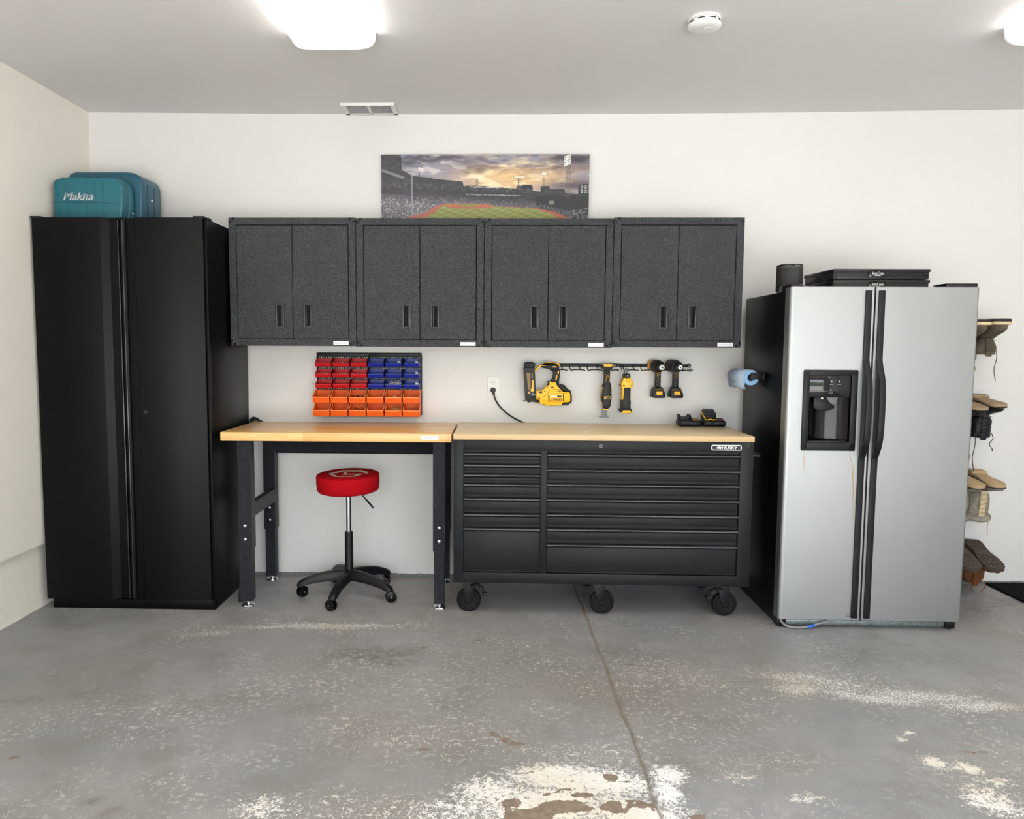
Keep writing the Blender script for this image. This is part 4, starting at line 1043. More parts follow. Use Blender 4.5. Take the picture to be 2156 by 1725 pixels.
TX = lambda px: .178+(px-1103)*.00284
TZ = lambda py: 1.334-(py-762)*.0028
def poly_(pts, u0, v0, s): return [(TX(u0+u/s), TZ(v0+v/s)) for u, v in pts]
def nail_gun():
    A = lambda pts: poly_(pts, 1080, 740, 12.32)
    t = thing('nail_gun', 'yellow and black cordless nail gun hanging at the left end of the tool rail', 'nail gun', (TX(1150), -.01, TZ(800)))
    part('magazine', MB().prism(A([(272, 410), (555, 410), (590, 1010), (590, 1190), (345, 1260), (325, 1240)]), 'y', -.105, -.035, .008), 'dgrey', t)
    part('top_cap', MB().prism(A([(285, 300), (330, 272), (500, 268), (575, 318), (545, 420), (300, 425)]), 'y', -.112, -.028, .008), 'black', t)
    part('warning_label', MB().prism(A([(345, 548), (445, 545), (455, 985), (400, 985)]), 'y', -.1062, -.104), 'label', t, smooth=0)
    part('name_label', MB().prism(A([(485, 740), (525, 740), (540, 1030), (460, 1030), (470, 950), (490, 950)]), 'y', -.1062, -.104), 'yellow', t, smooth=0)
    part('label_strip', MB().prism(A([(478, 545), (503, 545), (510, 700), (490, 700)]), 'y', -.1062, -.104), 'label', t, smooth=0)
    part('frame_arm', MB().prism(A([(418, 425), (490, 425), (497, 455), (575, 460), (690, 340), (840, 335), (855, 268), (1160, 290), (1200, 330), (1195, 385), (1165, 375), (1150, 325), (870, 310), (855, 365), (715, 372), (610, 500), (560, 518), (455, 518), (425, 490)]), 'y', -.092, -.048, .003), 'yellow', t)
    part('motor_cover', MB().prism(A([(725, 372), (860, 368), (875, 318), (1150, 332), (1190, 400), (1165, 470), (1010, 500), (900, 440), (735, 415)]), 'y', -.098, -.042, .006), 'black', t)
    part('trim_mark', MB().prism(A([(1010, 378), (1060, 368), (1115, 380), (1115, 400), (1060, 408), (1012, 398)]), 'y', -.0992, -.097), 'yellowd', t, smooth=0)
    part('handle', MB().prism(A([(1020, 480), (1195, 440), (1205, 600), (1185, 830), (1240, 870), (1340, 875), (1400, 960), (1485, 1000), (1500, 1060), (1450, 1040), (1300, 1045), (1110, 830), (1105, 785), (950, 775), (1010, 700), (1040, 580)]), 'y', -.094, -.046, .006), 'black', t)
    part('trigger', MB().prism(A([(940, 455), (1030, 480), (1045, 540), (1020, 520), (960, 480)]), 'y', -.083, -.057, .003), 'blackg', t)
    part('grip_inlay', MB().prism(A([(1118, 590), (1145, 625), (1115, 740), (1082, 740)]), 'y', -.0955, -.09, .0008), 'yellow', t)
    part('grip_inlay', MB().prism(A([(1150, 490), (1180, 490), (1175, 580), (1140, 560)]), 'y', -.0955, -.09, .0008), 'yellow', t)
    part('belt_clip', MB().prism(A([(890, 765), (930, 762), (948, 830), (935, 870), (895, 875), (890, 850), (912, 830)]), 'y', -.088, -.052, .003), 'black', t)
    hs = MB().prism(A([(930, 762), (965, 790), (1100, 785), (1125, 860), (1300, 1050), (1450, 1045), (1480, 1090), (1480, 1280), (1440, 1310), (1290, 1318), (1255, 1390), (980, 1405), (800, 1390), (700, 1330), (690, 1250), (605, 1245), (600, 1010), (760, 1005), (860, 890), (915, 870), (945, 845)]), 'y', -.100, -.040, .007)
    hg = part('housing', hs, 'yellow', t)
    part('raised_shell', MB().prism(A([(760, 1170), (880, 1110), (930, 1000), (1000, 960), (1090, 960), (1150, 1010), (1240, 1075), (1440, 1075), (1455, 1270), (1380, 1300), (900, 1300), (800, 1260)]), 'y', -.110, -.098, .006), 'yellow', hg)
    for q in ([(905, 1125), (935, 1125), (945, 1290), (915, 1290)], [(1282, 1095), (1308, 1095), (1318, 1275), (1288, 1275)]):
        part('vent_slot', MB().prism(A(q), 'y', -.1112, -.108), 'holed', hg)
    for u, v in ((885, 920), (810, 1022), (632, 1045), (805, 1365), (985, 1390)):
        x, z = A([(u, v)])[0]
        part('housing_screw', MB().lathe((x, -.1, z), 'y', [(0, .003), (-.0008, .003)], 10), 'holed', hg)
    part('indicator_window', MB().prism(A([(670, 1025), (755, 1025), (755, 1070), (670, 1075)]), 'y', -.1015, -.098), 'black', hg)
    for q in ([(980, 905), (1040, 900), (1040, 925), (980, 928)], [(1145, 975), (1200, 970), (1200, 985), (1145, 990)], [(1160, 1015), (1235, 1008), (1235, 1024), (1160, 1028)]):
        part('vent_slot', MB().prism(A(q), 'y', -.1015, -.098), 'holed', hg)
    def fliptext(s, u0, u1, v0, v1, m, yy, b=.02):
        x0 = TX(1080+u0/12.32); x1 = TX(1080+u1/12.32); z1 = TZ(740+v0/12.32); z0 = TZ(740+v1/12.32)
        return text_mb(s, x1-x0, x0, yy, z0, bold=0, flip=True, height=z1-z0, depth=.0004, fat=.0005)
    part('lettering', fliptext('DEWALT', 985, 1245, 1200, 1262, 'black', -.1108, .03), 'black', hg, smooth=0, label='upside down black lettering')
    part('print_strip', MB().prism(A([(985, 1142), (1130, 1142), (1130, 1172), (985, 1172)]), 'y', -.1110, -.1095), 'badge', hg, smooth=0)
    part('print_strip', MB().prism(A([(1138, 1135), (1242, 1135), (1242, 1172), (1138, 1172)]), 'y', -.1110, -.1095), 'black', hg, smooth=0)
    part('small_lettering', fliptext('XR', 640, 712, 1188, 1230, 'black', -.1004, .03), 'black', hg, smooth=0)
    part('battery', MB().prism(A([(1300, 1320), (1450, 1318), (1495, 1285), (1480, 1060), (1510, 1090), (1520, 1290), (1420, 1385), (1262, 1390)]), 'y', -.105, -.030, .005), 'black', t)
    part('battery', MB().prism(A([(1225, 850), (1340, 870), (1410, 960), (1490, 1005), (1505, 1090), (1460, 1050), (1290, 1040), (1170, 900)]), 'y', -.080, -.022, .005), 'black', t)
    part('nose', MB().prism(A([(430, 1150), (520, 1130), (605, 1150), (605, 1250), (690, 1260), (690, 1335), (480, 1300), (400, 1330), (370, 1290)]), 'y', -.090, -.05, .004), 'black', t)
    part('contact_tip', MB().prism(A([(262, 1280), (350, 1248), (430, 1265), (430, 1295), (290, 1305)]), 'y', -.078, -.062, .002), 'wire', t)
    part('nose_plate', MB().prism(A([(460, 1110), (520, 1040), (530, 1090), (600, 1100), (590, 1130), (470, 1140)]), 'y', -.107, -.08, .002), 'wire', t)
    x, z = A([(410, 1060)])[0]
    part('warning_sticker', MB().lathe((x, -.1045, z), 'y', [(0, .007), (-.001, .007)], 6), 'yellowd', t)
nail_gun()
def multi_tool():
    A = lambda pts: poly_(pts, 1250, 750, 12.32)
    t = thing('oscillating_tool', 'black oscillating multi-tool with a flared scraper blade hanging from the rail', 'power tool', (TX(1275), -.01, TZ(820)))
    part('body', MB().prism(A([(245, 290), (385, 290), (385, 650), (425, 760), (440, 1090), (415, 1200), (410, 1290), (370, 1340), (290, 1355), (225, 1330), (205, 1240), (195, 1160), (170, 1090), (200, 770), (250, 680)]), 'y', -.105, -.04, .012, 3), 'black', t, smooth=50)
    part('battery_base', MB().prism(A([(165, 210), (200, 185), (450, 185), (465, 220), (440, 300), (385, 345), (250, 345), (180, 290)]), 'y', -.110, -.02, .006), 'black', t)
    part('battery_latch', MB().prism(A([(190, 188), (450, 190), (435, 240), (410, 258), (235, 255), (215, 235)]), 'y', -.1125, -.108, .001), 'yellow', t)
    for q in ([(188, 770), (215, 780), (225, 860), (215, 930), (195, 1080), (172, 1085)], [(415, 790), (432, 800), (437, 900), (425, 900)], [(195, 1165), (212, 1180), (215, 1290), (200, 1240)]):
        part('side_trim', MB().prism(A(q), 'y', -.100, -.06, .001), 'yellowd', t)
    def line(P, w=.0016):
        P = [(x, -.1052, z) for x, z in A(P)]; return MB().tube(P, w, 6)
    part('trim_line', line([(255, 440), (275, 465), (370, 465)]), 'yellowd', t)
    part('trim_line', line([(250, 665), (282, 600), (285, 510), (305, 495), (350, 495), (362, 510), (362, 600), (378, 650)]), 'yellowd', t)
    part('name_plate', MB().prism(rrect(*[A([(240, 1095)])[0][0], A([(405, 1095)])[0][0], A([(240, 1095)])[0][1], A([(240, 1025)])[0][1]], .003), 'y', -.107, -.104, .0004), 'yellow', t)
    part('name_field', MB().prism(rrect(*[A([(250, 1085)])[0][0], A([(395, 1085)])[0][0], A([(240, 1082)])[0][1], A([(240, 1038)])[0][1]], .002), 'y', -.1074, -.106), 'black', t)
    x0, z0 = A([(270, 1072)])[0]; part('lettering', text_mb('DEWALT', .0095*1., x0, -.1074, z0, bold=.03, height=.0032*1., depth=.0003), 'badge', t, smooth=0)
    part('head_collar', MB().prism(A([(230, 1345), (355, 1345), (335, 1390), (290, 1405), (240, 1385)]), 'y', -.095, -.05, .003), 'yellow', t)
    part('blade', MB().prism(A([(215, 1330), (245, 1400), (325, 1405), (345, 1380), (335, 1470), (370, 1560), (405, 1575), (400, 1590), (145, 1588), (140, 1572), (190, 1555), (215, 1470)]), 'y', -.074, -.066, .0008), 'wire', t)
multi_tool()
def cutout_tool():
    A = lambda pts: poly_(pts, 1250, 750, 12.32)
    cx = TX(1250+810/12.32)
    t = thing('cutout_tool', 'yellow-shouldered black cordless rotary cutter hanging nose up from the rail', 'power tool', (cx, -.01, TZ(820)))
    part('shoulder', MB().prism(A([(720, 535), (915, 535), (925, 590), (975, 680), (980, 750), (930, 790), (915, 850), (915, 1110), (700, 1125), (705, 850), (690, 790), (670, 750), (680, 650), (720, 600)]), 'y', -.108, -.038, .012, 3), 'yellow', t, smooth=50)
    part('shoulder_rib', MB().prism(A([(800, 545), (870, 545), (880, 650), (790, 650)]), 'y', -.113, -.1, .004), 'yellow', t)
    part('grip', MB().prism(A([(740, 795), (910, 790), (905, 1100), (920, 1130), (915, 1300), (925, 1340), (690, 1340), (695, 1130), (725, 1100)]), 'y', -.1115, -.036, .008), 'black', t)
    part('battery_base', MB().prism(A([(690, 1335), (915, 1330), (960, 1385), (950, 1440), (680, 1445), (650, 1400)]), 'y', -.115, -.03, .006), 'black', t)
    part('battery_latch', MB().prism(A([(690, 1425), (735, 1390), (900, 1390), (948, 1425), (940, 1458), (680, 1455)]), 'y', -.1175, -.11, .0015), 'yellow', t)
    part('collar', MB().prism(A([(728, 535), (745, 435), (895, 435), (915, 535)]), 'y', -.100, -.045, .005), 'black', t)
    x, z = A([(838, 487)])[0]; part('collar_screw', MB().lathe((x, -.1, z), 'y', [(0, .0032), (-.0012, .003)], 4), 'chrome', t)
    part('guard', MB().tube([(TX(1312), -.07, TZ(786)), (TX(1313), -.07, TZ(777)), (TX(1318), -.07, TZ(774))], .004, 8).cyl((TX(1317.5), -.07, TZ(786)), (TX(1317.5), -.07, TZ(773)), .006, n=14), 'wire', t)
    for u, v in ((655, 730), (985, 730)):
        x, z = A([(u, v)])[0]; part('lock_button', MB().lathe((x, -.07, z), 'x', [(-.003, .004), (.003, .004)], 10), 'black', t)
    for q in ([(705, 725), (760, 725), (760, 738), (705, 738)], [(912, 727), (948, 727), (948, 740), (912, 740)]):
        part('vent_slot', MB().prism(A(q), 'y', -.1085, -.105), 'holed', t)
cutout_tool()
def driver(cx, white_chuck, label, name):
    # pistol drill / impact driver, nose pointing into the room
    t = thing(name, label, 'power tool', (cx, -.01, 1.20))
    zc = 1.313; hx = cx+.004
    col = 'yellowd' if white_chuck else 'label'
    part('motor_housing', MB().tubeax(Vector((cx-.016, -.012, zc+.004)), Vector((.16, -1, -.04)), [(0, .028), (.01, .037), (.055, .038), (.062, .036), (.062, .001)], 30), 'yellowd' if white_chuck else 'boottan', t)
    part('gear_case', MB().tubeax(Vector((cx-.006, -.07, zc+.001)), Vector((.16, -1, -.04)), [(0, .039), (.02, .038), (.05, .033), (.055, .027), (.055, .001)], 30), 'black' if white_chuck else 'dgrey', t)
    part('nose_ring', MB().tubeax(Vector((cx+.003, -.12, zc-.002)), Vector((.16, -1, -.04)), [(0, .026), (.022, .026), (.026, .022), (.026, .001)], 28), 'black', t)
    ch = part('chuck', MB().tubeax(Vector((cx+.008, -.145, zc-.004)), Vector((.14, -1, -.03)), [(0, .0155), (.012, .0155), (.016, .012), (.016, .0065), (.010, .006), (.010, .0005)], 28), 'white' if white_chuck else 'chrome', t)
    part('bit_holder', MB().tubeax(Vector((cx+.0095, -.155, zc-.0045)), Vector((.14, -1, -.03)), [(0, .0045), (.008, .0045), (.008, .0022), (.004, .002), (.004, .0002)], 6), 'blackg' if white_chuck else 'wire', ch)
    part('handle', MB().prism([(hx-.015, 1.285), (hx+.0145, 1.285), (hx+.0145, 1.20), (hx+.0165, 1.185), (hx-.0165, 1.185), (hx-.0155, 1.21)], 'y', -.093, -.048, .006), 'black', t)
    part('trigger_bracket', MB().prism([(hx-.011, 1.292), (hx+.018, 1.292), (hx+.014, 1.275), (hx-.002, 1.273), (hx-.0085, 1.27)], 'y', -.100, -.05, .002), 'yellow', t)
    part('trigger', MB().prism([(hx-.008, 1.274), (hx+.011, 1.274), (hx+.011, 1.255), (hx-.005, 1.253)], 'y', -.104, -.09, .003), 'blackg' if white_chuck else 'dgrey', t)
    part('trim_line', MB().tube([(hx-.0095, -.097, 1.276), (hx-.0098, -.098, 1.262), (hx-.005, -.097, 1.252), (hx+(.001 if white_chuck else .010), -.096, 1.2485)], .0016, 6), 'yellowd', t)
    part('direction_switch', MB().box(hx-.022, hx+.0235, -.082, -.074, 1.279, 1.284, .0015), 'black', t)
    ft = part('foot', MB().prism([(hx-.016, 1.192), (hx+.016, 1.192), (hx+.031, 1.177), (hx+.033, 1.166), (hx-.032, 1.166), (hx-.030, 1.177)], 'y', -.108, -.03, .004), 'black', t)
    part('trim_line', MB().tube([(hx-.027, -.1085, 1.172), (hx-.015, -.1095, 1.1765), (hx+.015, -.1095, 1.1765), (hx+.029, -.1085, 1.172)], .0014, 6), 'yellowd', t)
    bt = part('battery', MB().prism([(hx-.031, 1.168), (hx+.031, 1.168), (hx+.037, 1.148), (hx+.0375, 1.132), (hx+.030, 1.128), (hx-.030, 1.128), (hx-.037, 1.135), (hx-.037, 1.148)], 'y', -.122, -.03, .005), 'black', t)
    part('battery_latch', MB().prism([(hx-.017, 1.168), (hx+.018, 1.168), (hx+.019, 1.145), (hx-.016, 1.145)], 'y', -.127, -.115, .003), 'yellow', bt)
    part('latch_recess', MB().box(hx-.0115, hx+.0125, -.1275, -.126, 1.155, 1.161), 'yellowd', bt)
    part('bit_clip', MB().lathe((hx-.033, -.10, 1.141), 'x', [(-.006, .008), (.004, .008)], 12), 'dgrey', bt)
    if white_chuck: part('foot_light', MB().prism([(hx-.009, 1.180), (hx+.010, 1.180), (hx+.006, 1.186), (hx-.005, 1.186)], 'y', -.1, -.088, .001), 'yellow', t)
    else: part('work_light', MB().lathe((hx+.007, -.1, 1.289), 'y', [(0, .006), (-.006, .005), (-.0065, .0005)], 12), 'blackg', t)
driver(.966, True, 'cordless drill with a white-faced chuck hanging from the rail', 'cordless_drill')
driver(1.070, False, 'cordless impact driver with a steel collar at the right end of the rail', 'impact_driver')

# ---- chargers on the tool chest
CX = lambda u: 1.067+((1420+u/17.97)-1428)*.002716
CZ = lambda v: .9700+(898-(850+v/17.97))*.00275
def charger(dx, label, gold):
    t = thing('battery_charger', label, 'charger', (1.135+dx, -.15, .9695))
    x0, x1 = 1.072+dx, 1.200+dx; y0 = -.205
    part('base', MB().box(x0, x1, y0, y0+.095, .9705, 1.004, .009, 3), 'black', t)
    part('front_panel', MB().box(x0+.018, x0+.058, y0-.0015, y0+.01, .979, 1.000, .002), 'dgrey', t)
    part('front_panel', MB().box(x0+.063, x1-.012, y0-.0015, y0+.01, .979, .996, .002), 'dgrey', t)
    wing = [(x0+.004, .985), (x0+.007, 1.020), (x0+.010, 1.037), (x0+.0135, 1.036), (x0+.022, 1.024), (x0+.040, 1.021), (x0+.058, 1.024), (x0+.066, 1.036), (x0+.070, 1.036), (x0+.079, 1.010), (x0+.080, .985)]
    part('battery_dock', MB().prism(wing, 'y', y0+.055, y0+.090, .002), 'black', t)
    for x in (x0+.004, x0+.070):
        part('dock_cheek', MB().prism([(y0+.012, .99), (y0+.012, 1.004), (y0+.06, 1.034), (y0+.088, 1.034), (y0+.088, .99)], 'x', x, x+.008, .002), 'black', t)
    part('info_panel', MB().add([(x0+.083, y0+.016, 1.0046), (x1-.006, y0+.016, 1.0046), (x1-.010, y0+.05, 1.0165), (x0+.083, y0+.05, 1.0165), (x0+.083, y0+.016, 1.0), (x1-.006, y0+.016, 1.0), (x1-.010, y0+.055, 1.0), (x0+.083, y0+.055, 1.0)], [(0, 1, 2, 3), (0, 4, 5, 1), (1, 5, 6, 2), (3, 2, 6, 7), (0, 3, 7, 4)]), 'label' if gold else 'dgrey', t, smooth=0)
    for xx in (x0+.02, x1-.02):
        part('foot', MB().lathe((xx, y0+.02, .969), 'z', [(0, .006), (.004, .006)], 10), 'blackr', t)
    if not gold: part('indicator_light', MB().lathe((x0+.100, y0+.022, 1.007), 'z', [(0, .0035), (.0015, .003)], 10), 'ledred', t)
charger(0, 'empty black battery charger with a gold panel on the tool chest top', True)
charger(.139, 'black battery charger with a battery docked, right-hand one on the tool chest', False)
t = thing('battery_pack', 'black and yellow battery pack docked on the right-hand charger', 'battery', (1.25, -.15, 1.01))
Mt = Matrix.Translation((1.253, -.155, 1.030)) @ Matrix.Rotation(math.radians(20), 4, 'X')
part('body', MB().prism([(-.036, .012), (.032, .012), (.036, -.018), (-.036, -.018)], 'y', -.035, .045, .006).xf(Matrix.Translation((0, 0, 0))).xf(Mt), 'black', t)
part('cell_cover', MB().box(-.033, .033, -.032, .042, .008, .026, .006, 3).xf(Mt), 'dgrey', t)
part('yellow_band', MB().prism([(-.0375, .006), (-.030, -.012), (-.014, -.014), (-.010, -.019), (.012, -.019), (.016, -.014), (.036, -.012), (.036, -.007), (.014, -.008), (.010, -.004), (-.008, -.004), (-.014, -.009), (-.027, -.007), (-.034, .009)], 'y', -.0385, -.03, .001).xf(Mt), 'yellow', t)
part('side_band', MB().box(-.0375, -.034, -.03, .04, .0, .010, .001).xf(Mt), 'yellow', t)
part('gauge', MB().box(-.006, .008, -.0392, -.037, -.0155, -.008, .0005).xf(Mt), 'holed', t)
# ================================================================== REFRIGERATOR
def fridge():
    ox, oy = 1.4503, -.7911
    t = thing('refrigerator', 'side-by-side stainless steel refrigerator with black sides', 'refrigerator', (ox, oy, 0), rz=-.0085)
    xa, xb = ox, ox+.908; yf = oy; zt = 1.7215; zb = .052
    part('cabinet', MB().box(xa+.010, xb-.008, yf+.075, -.09, .045, 1.708, .006), 'satin', t)
    part('top_trim', MB().box(xa+.008, xb-.006, yf+.072, yf+.085, .05, 1.709, .002), 'black', t)
    xs = xa+.407
    def door(x0, x1, cut=None, rl=True):
        # plan profile with rolled outer edges, extruded in z; the dispenser opening is left out of the front
        dep = .066; r = .020
        def prof(z0, z1, px0, px1, left, right):
            P = []
            if left:
                for i in range(7):
                    a = PI-PI/2*i/6; P.append((px0+r+r*math.cos(a), yf+r*.8-r*.8*math.sin(a)))
            else: P.append((px0, yf))
            if right:
                for i in range(7):
                    a = PI/2-PI/2*i/6; P.append((px1-r*.6+r*.6*math.cos(a), yf+r*.6-r*.6*math.sin(a)))
            else: P.append((px1, yf))
            P += [(px1, yf+dep), (px0, yf+dep)]
            return MB().prism(P, 'z', z0, z1)
        m = MB()
        if cut:
            cx0, cx1, cz0, cz1 = cut
            for (z0, z1, p0, p1, l, rr) in ((zb, cz0, x0, x1, rl, not rl), (cz1, zt, x0, x1, rl, not rl), (cz0, cz1, x0, cx0, rl, False), (cz0, cz1, cx1, x1, False, not rl)):
                q = prof(z0, z1, p0, p1, l, rr); m.add(q.V, q.F)
        else:
            q = prof(zb, zt, x0, x1, rl, not rl); m.add(q.V, q.F)
        return part('door', m, 'steel', t, smooth=40)
    D = (1.556, 1.765, .950, 1.300)
    dl = door(xa, xs-.003, D, True)
    dr = door(xs+.006, xb, None, False)
    part('door_gasket', MB().box(xs-.004, xs+.007, yf+.012, yf+.06, zb+.01, zt-.01), 'black', t)
    # handles: long strips that bow out in the middle
    for d, xh in ((dl, xs-.031), (dr, xs+.032)):
        path = [(xh, yf-.002, zb+.012), (xh, yf-.002, .50), (xh, yf-.003, .84), (xh+.0, yf-.012, .89), (xh, yf-.036, .94), (xh, yf-.050, 1.0), (xh, yf-.054, 1.10), (xh, yf-.052, 1.20), (xh, yf-.042, 1.27), (xh, yf-.020, 1.32), (xh, yf-.006, 1.36), (xh, yf-.003, 1.40), (xh, yf-.002, 1.705)]
        P = []
        for i in range(len(path)-1):
            for k in range(5):
                f = k/5; a0 = Vector(path[max(i-1, 0)]); a1 = Vector(path[i]); a2 = Vector(path[i+1]); a3 = Vector(path[min(i+2, len(path)-1)])
                q = .5*((2*a1)+(-a0+a2)*f+(2*a0-5*a1+4*a2-a3)*f*f+(-a0+3*a1-3*a2+a3)*f**3); P.append((q.x, min(q.y, yf-.002), q.z))
        P.append(path[-1])
        part('handle', MB().sweeprect(P, .029, .014, .0045), 'black', d, smooth=50)
        # solid web behind the bowed part
        wb = MB()
        Q = [(z, y) for (x, y, z) in P if .86 < z < 1.36]
        pts = [(y+.004, z) for z, y in Q]+[(yf+.001, 1.36), (yf+.001, .86)]
        wb.prism(pts, 'x', xh-.0105, xh-.004)
        part('handle_web', wb, 'black', d)
    # dispenser
    bz = MB()
    out = (1.5285, 1.7925, .9155, 1.3165); inn = (1.559, 1.760, .957, 1.290)
    bz.box(out[0], inn[0], yf-.010, yf+.004, out[2]+.006, out[3]-.006, .004).box(inn[1], out[1], yf-.010, yf+.004, out[2]+.006, out[3]-.006, .004)
    bz.box(out[0]+.001, out[1]-.001, yf-.010, yf+.004, inn[3], out[3], .004).box(out[0]+.001, out[1]-.001, yf-.010, yf+.004, out[2], inn[2], .004)
    part('dispenser_bezel', bz, 'black', dl)
    part('control_panel', MB().box(inn[0]-.002, inn[1]+.002, yf-.004, yf+.012, 1.183, inn[3]+.003, .002), 'blackg', dl)
    cvy = MB()
    cvy.box(inn[0]-.004, inn[0], yf, yf+.065, inn[2]-.004, 1.186).box(inn[1], inn[1]+.004, yf, yf+.065, inn[2]-.004, 1.186).box(inn[0], inn[1], yf+.001, yf+.064, inn[2]-.006, inn[2]).box(inn[0], inn[1], yf, yf+.065, 1.181, 1.186)
    # curved back of the recess
    V = []; F = []; n = 16
    for i in range(n+1):
        a = i/n; x = inn[0]+(inn[1]-inn[0])*a; y = yf+.012+.050*math.sin(PI*a)**.7
        V += [(x, y, inn[2]), (x, y, 1.184)]
    for i in range(n): F.append((2*i, 2*i+2, 2*i+3, 2*i+1))
    cvy.add(V, F)
    part('dispenser_recess', cvy, 'recess', dl)
    pad = [(1.592, 1.181), (1.588, 1.155), (1.590, 1.128), (1.612, 1.112), (1.642, 1.108), (1.675, 1.116), (1.692, 1.128), (1.690, 1.140), (1.668, 1.155), (1.650, 1.181)]
    part('dispenser_paddle', MB().prism(pad, 'y', yf+.012, yf+.022, .003), 'black', dl)
    part('ice_chute', MB().prism([(1.650, 1.181), (1.668, 1.155), (1.690, 1.142), (1.705, 1.150), (1.712, 1.181)], 'y', yf+.02, yf+.034, .003), 'grey', dl)
    part('drip_tray', MB().box(inn[0]+.006, inn[1]-.006, yf-.006, yf+.03, inn[2], inn[2]+.006, .002), 'dgrey', dl)
    part('dispenser_light', MB().box(1.622, 1.632, yf+.006, yf+.010, 1.171, 1.179, .001), 'white', dl)
    for bx, bz_ in ((1.665, 1.259), (1.703, 1.259), (1.663, 1.217), (1.655, 1.280)):
        bt = part('panel_button', MB().lathe((bx, yf-.0042, bz_), 'y', [(0, .0085), (-.0006, .0085)], 20), 'dgrey', dl)
        if bz_ < 1.27:
            k = MB().box(bx-.0022, bx+.0022, yf-.0055, yf-.0047, bz_-.003, bz_+.004).box(bx-.009, bx+.009, yf-.0046, yf-.0042, bz_-.0148, bz_-.0130)
            part('button_icon', k, 'badgetext', bt, smooth=0)
    # stains below the dispenser
    for pts in ([(1.5445, .909), (1.546, .885), (1.550, .852), (1.548, .83), (1.543, .811)], [(1.7725, .909), (1.774, .885), (1.779, .866), (1.786, .85), (1.792, .830), (1.790, .80), (1.792, .77), (1.796, .73), (1.798, .699), (1.796, .66), (1.799, .62), (1.801, .573)]):
        V = []; F = []
        for i, (x, z) in enumerate(pts):
            w = .0009+.0012*((i*7) % 3)/3+(.0012 if 4 < i < 9 else 0); V += [(x-w, yf-.0004, z), (x+w, yf-.0004, z)]
        for i in range(len(pts)-1): F.append((2*i, 2*i+2, 2*i+3, 2*i+1))
        part('drip_stain', MB().add(V, F), 'stain', dl, smooth=0)
    # hinge covers on top
    part('hinge_cover', MB().box(xa+.012, xa+.075, yf+.03, yf+.20, 1.706, 1.738, .005), 'blackg', t)
    part('hinge_cover', MB().box(xb-.155, xb-.004, yf+.012, yf+.13, 1.7225, 1.742, .004), 'blackg', t)
    # open kick space
    part('base_rail', MB().box(xa+.05, xb-.055, yf+.045, yf+.065, .008, .034, .002), 'zinc', t)
    part('kick_space', MB().box(xa+.014, xb-.012, yf+.09, -.12, .004, .052), 'chestdark', t)
    for x in (xa+.028, xb-.032):
        part('foot_bracket', MB().box(x-.022, x+.024, yf+.03, yf+.09, .006, .048, .004).lathe((x, yf+.05, 0), 'z', [(0, .014), (.008, .014)], 12), 'black', t)
    tb = part('water_tube', MB().tube([(xa+.022, yf+.03, .045), (xa+.03, yf+.018, .025), (xa+.05, yf+.005, .012), (xa+.10, yf-.002, .008), (xa+.15, yf+.0, .012), (xa+.20, yf+.012, .022), (xa+.27, yf+.03, .040), (xa+.33, yf+.04, .046)], .0055, 8), 'tube', t)
    part('tube_connector', MB().tube([(xa+.148, yf+.0, .011), (xa+.160, yf+.002, .014), (xa+.172, yf+.004, .016), (xa+.186, yf+.008, .019)], [.009, .009, .0065, .008], 10), 'blueconn', tb)
    part('door_stop', MB().lathe((xs-.058, yf+.001, zb+.022), 'y', [(0, .0075), (-.003, .007)], 14), 'grey', dl)
fridge()

# ---- things on the refrigerator
t = thing('speaker', 'black cylindrical-cornered wireless speaker on the left edge of the refrigerator top', 'speaker', (1.515, -.58, 1.709))
sp = rrect(1.4635, 1.5810, -.64, -.52, .042, 8)
part('grille', MB().prism(sp, 'z', 1.712, 1.836, .001), 'spk', t, smooth=50)
part('top_cap', MB().prism(sp, 'z', 1.837, 1.850, .003), 'blackg', t, smooth=50)
part('seam_ring', MB().prism(rrect(1.4628, 1.5817, -.6407, -.5193, .042, 8), 'z', 1.8355, 1.8375), 'grey', t, smooth=50)
part('lettering', text_mb('SONOS', .026, 1.524, -.6402, 1.8405, fat=.0002, height=.0045, depth=.0004), 'badgetext', t, smooth=0)
def crate(z0, label, name_label):
    t = thing('folding_crate', label, 'crate', (1.91, -.57, z0), 'folded black storage crates on the refrigerator')
    x0, x1, yf, yb = 1.676, 2.139, -.748, -.395
    h = .050
    part('shell', MB().box(x0, x1, yf, yb, z0, z0+h, .004), 'crate', t)
    part('rim', MB().box(x0-.004, x1+.004, yf-.004, yb+.004, z0+h-.015, z0+h, .002), 'crate', t)
    part('rib', MB().box(x0+.02, x1-.004, yf-.003, yf+.002, z0+.017, z0+.021, .001), 'crate', t)
    part('corner_post', MB().box(x0-.003, x0+.014, yf-.003, yf+.014, z0+.001, z0+h-.014, .002), 'crate', t)
    hh = [(yf+.11, z0+.008)]+[(yf+.11+.13*i/10, z0+.008+.022*math.sin(PI*i/10)) for i in range(1, 10)]+[(yf+.24, z0+.008)]
    part('hand_hold', MB().prism(hh, 'x', x0-.0015, x0+.002), 'holed', t)
    lb = part('name_tag', MB().prism(rrect(1.842, 1.925, z0+.010, z0+.044, .004), 'y', yf-.006, yf-.002, .001), 'blackg', t)
    part('lettering', text_mb('InstaCrate', .056, 1.860, yf-.0062, z0+.022, fat=.0003, height=.014, depth=.0004), 'badge', lb, smooth=0)
    part('lettering_line', MB().box(1.868, 1.900, yf-.0066, yf-.0062, z0+.0165, z0+.0178), 'badge', lb, smooth=0)
    part('tag_dot', MB().lathe((1.852, yf-.006, z0+.02), 'y', [(0, .0035), (-.0006, .003)], 10), 'stain', lb)
crate(1.7105, 'lower folded black crate on the refrigerator, partly behind its door', 1)
crate(1.7635, 'upper folded black crate stacked on another on the refrigerator', 1)

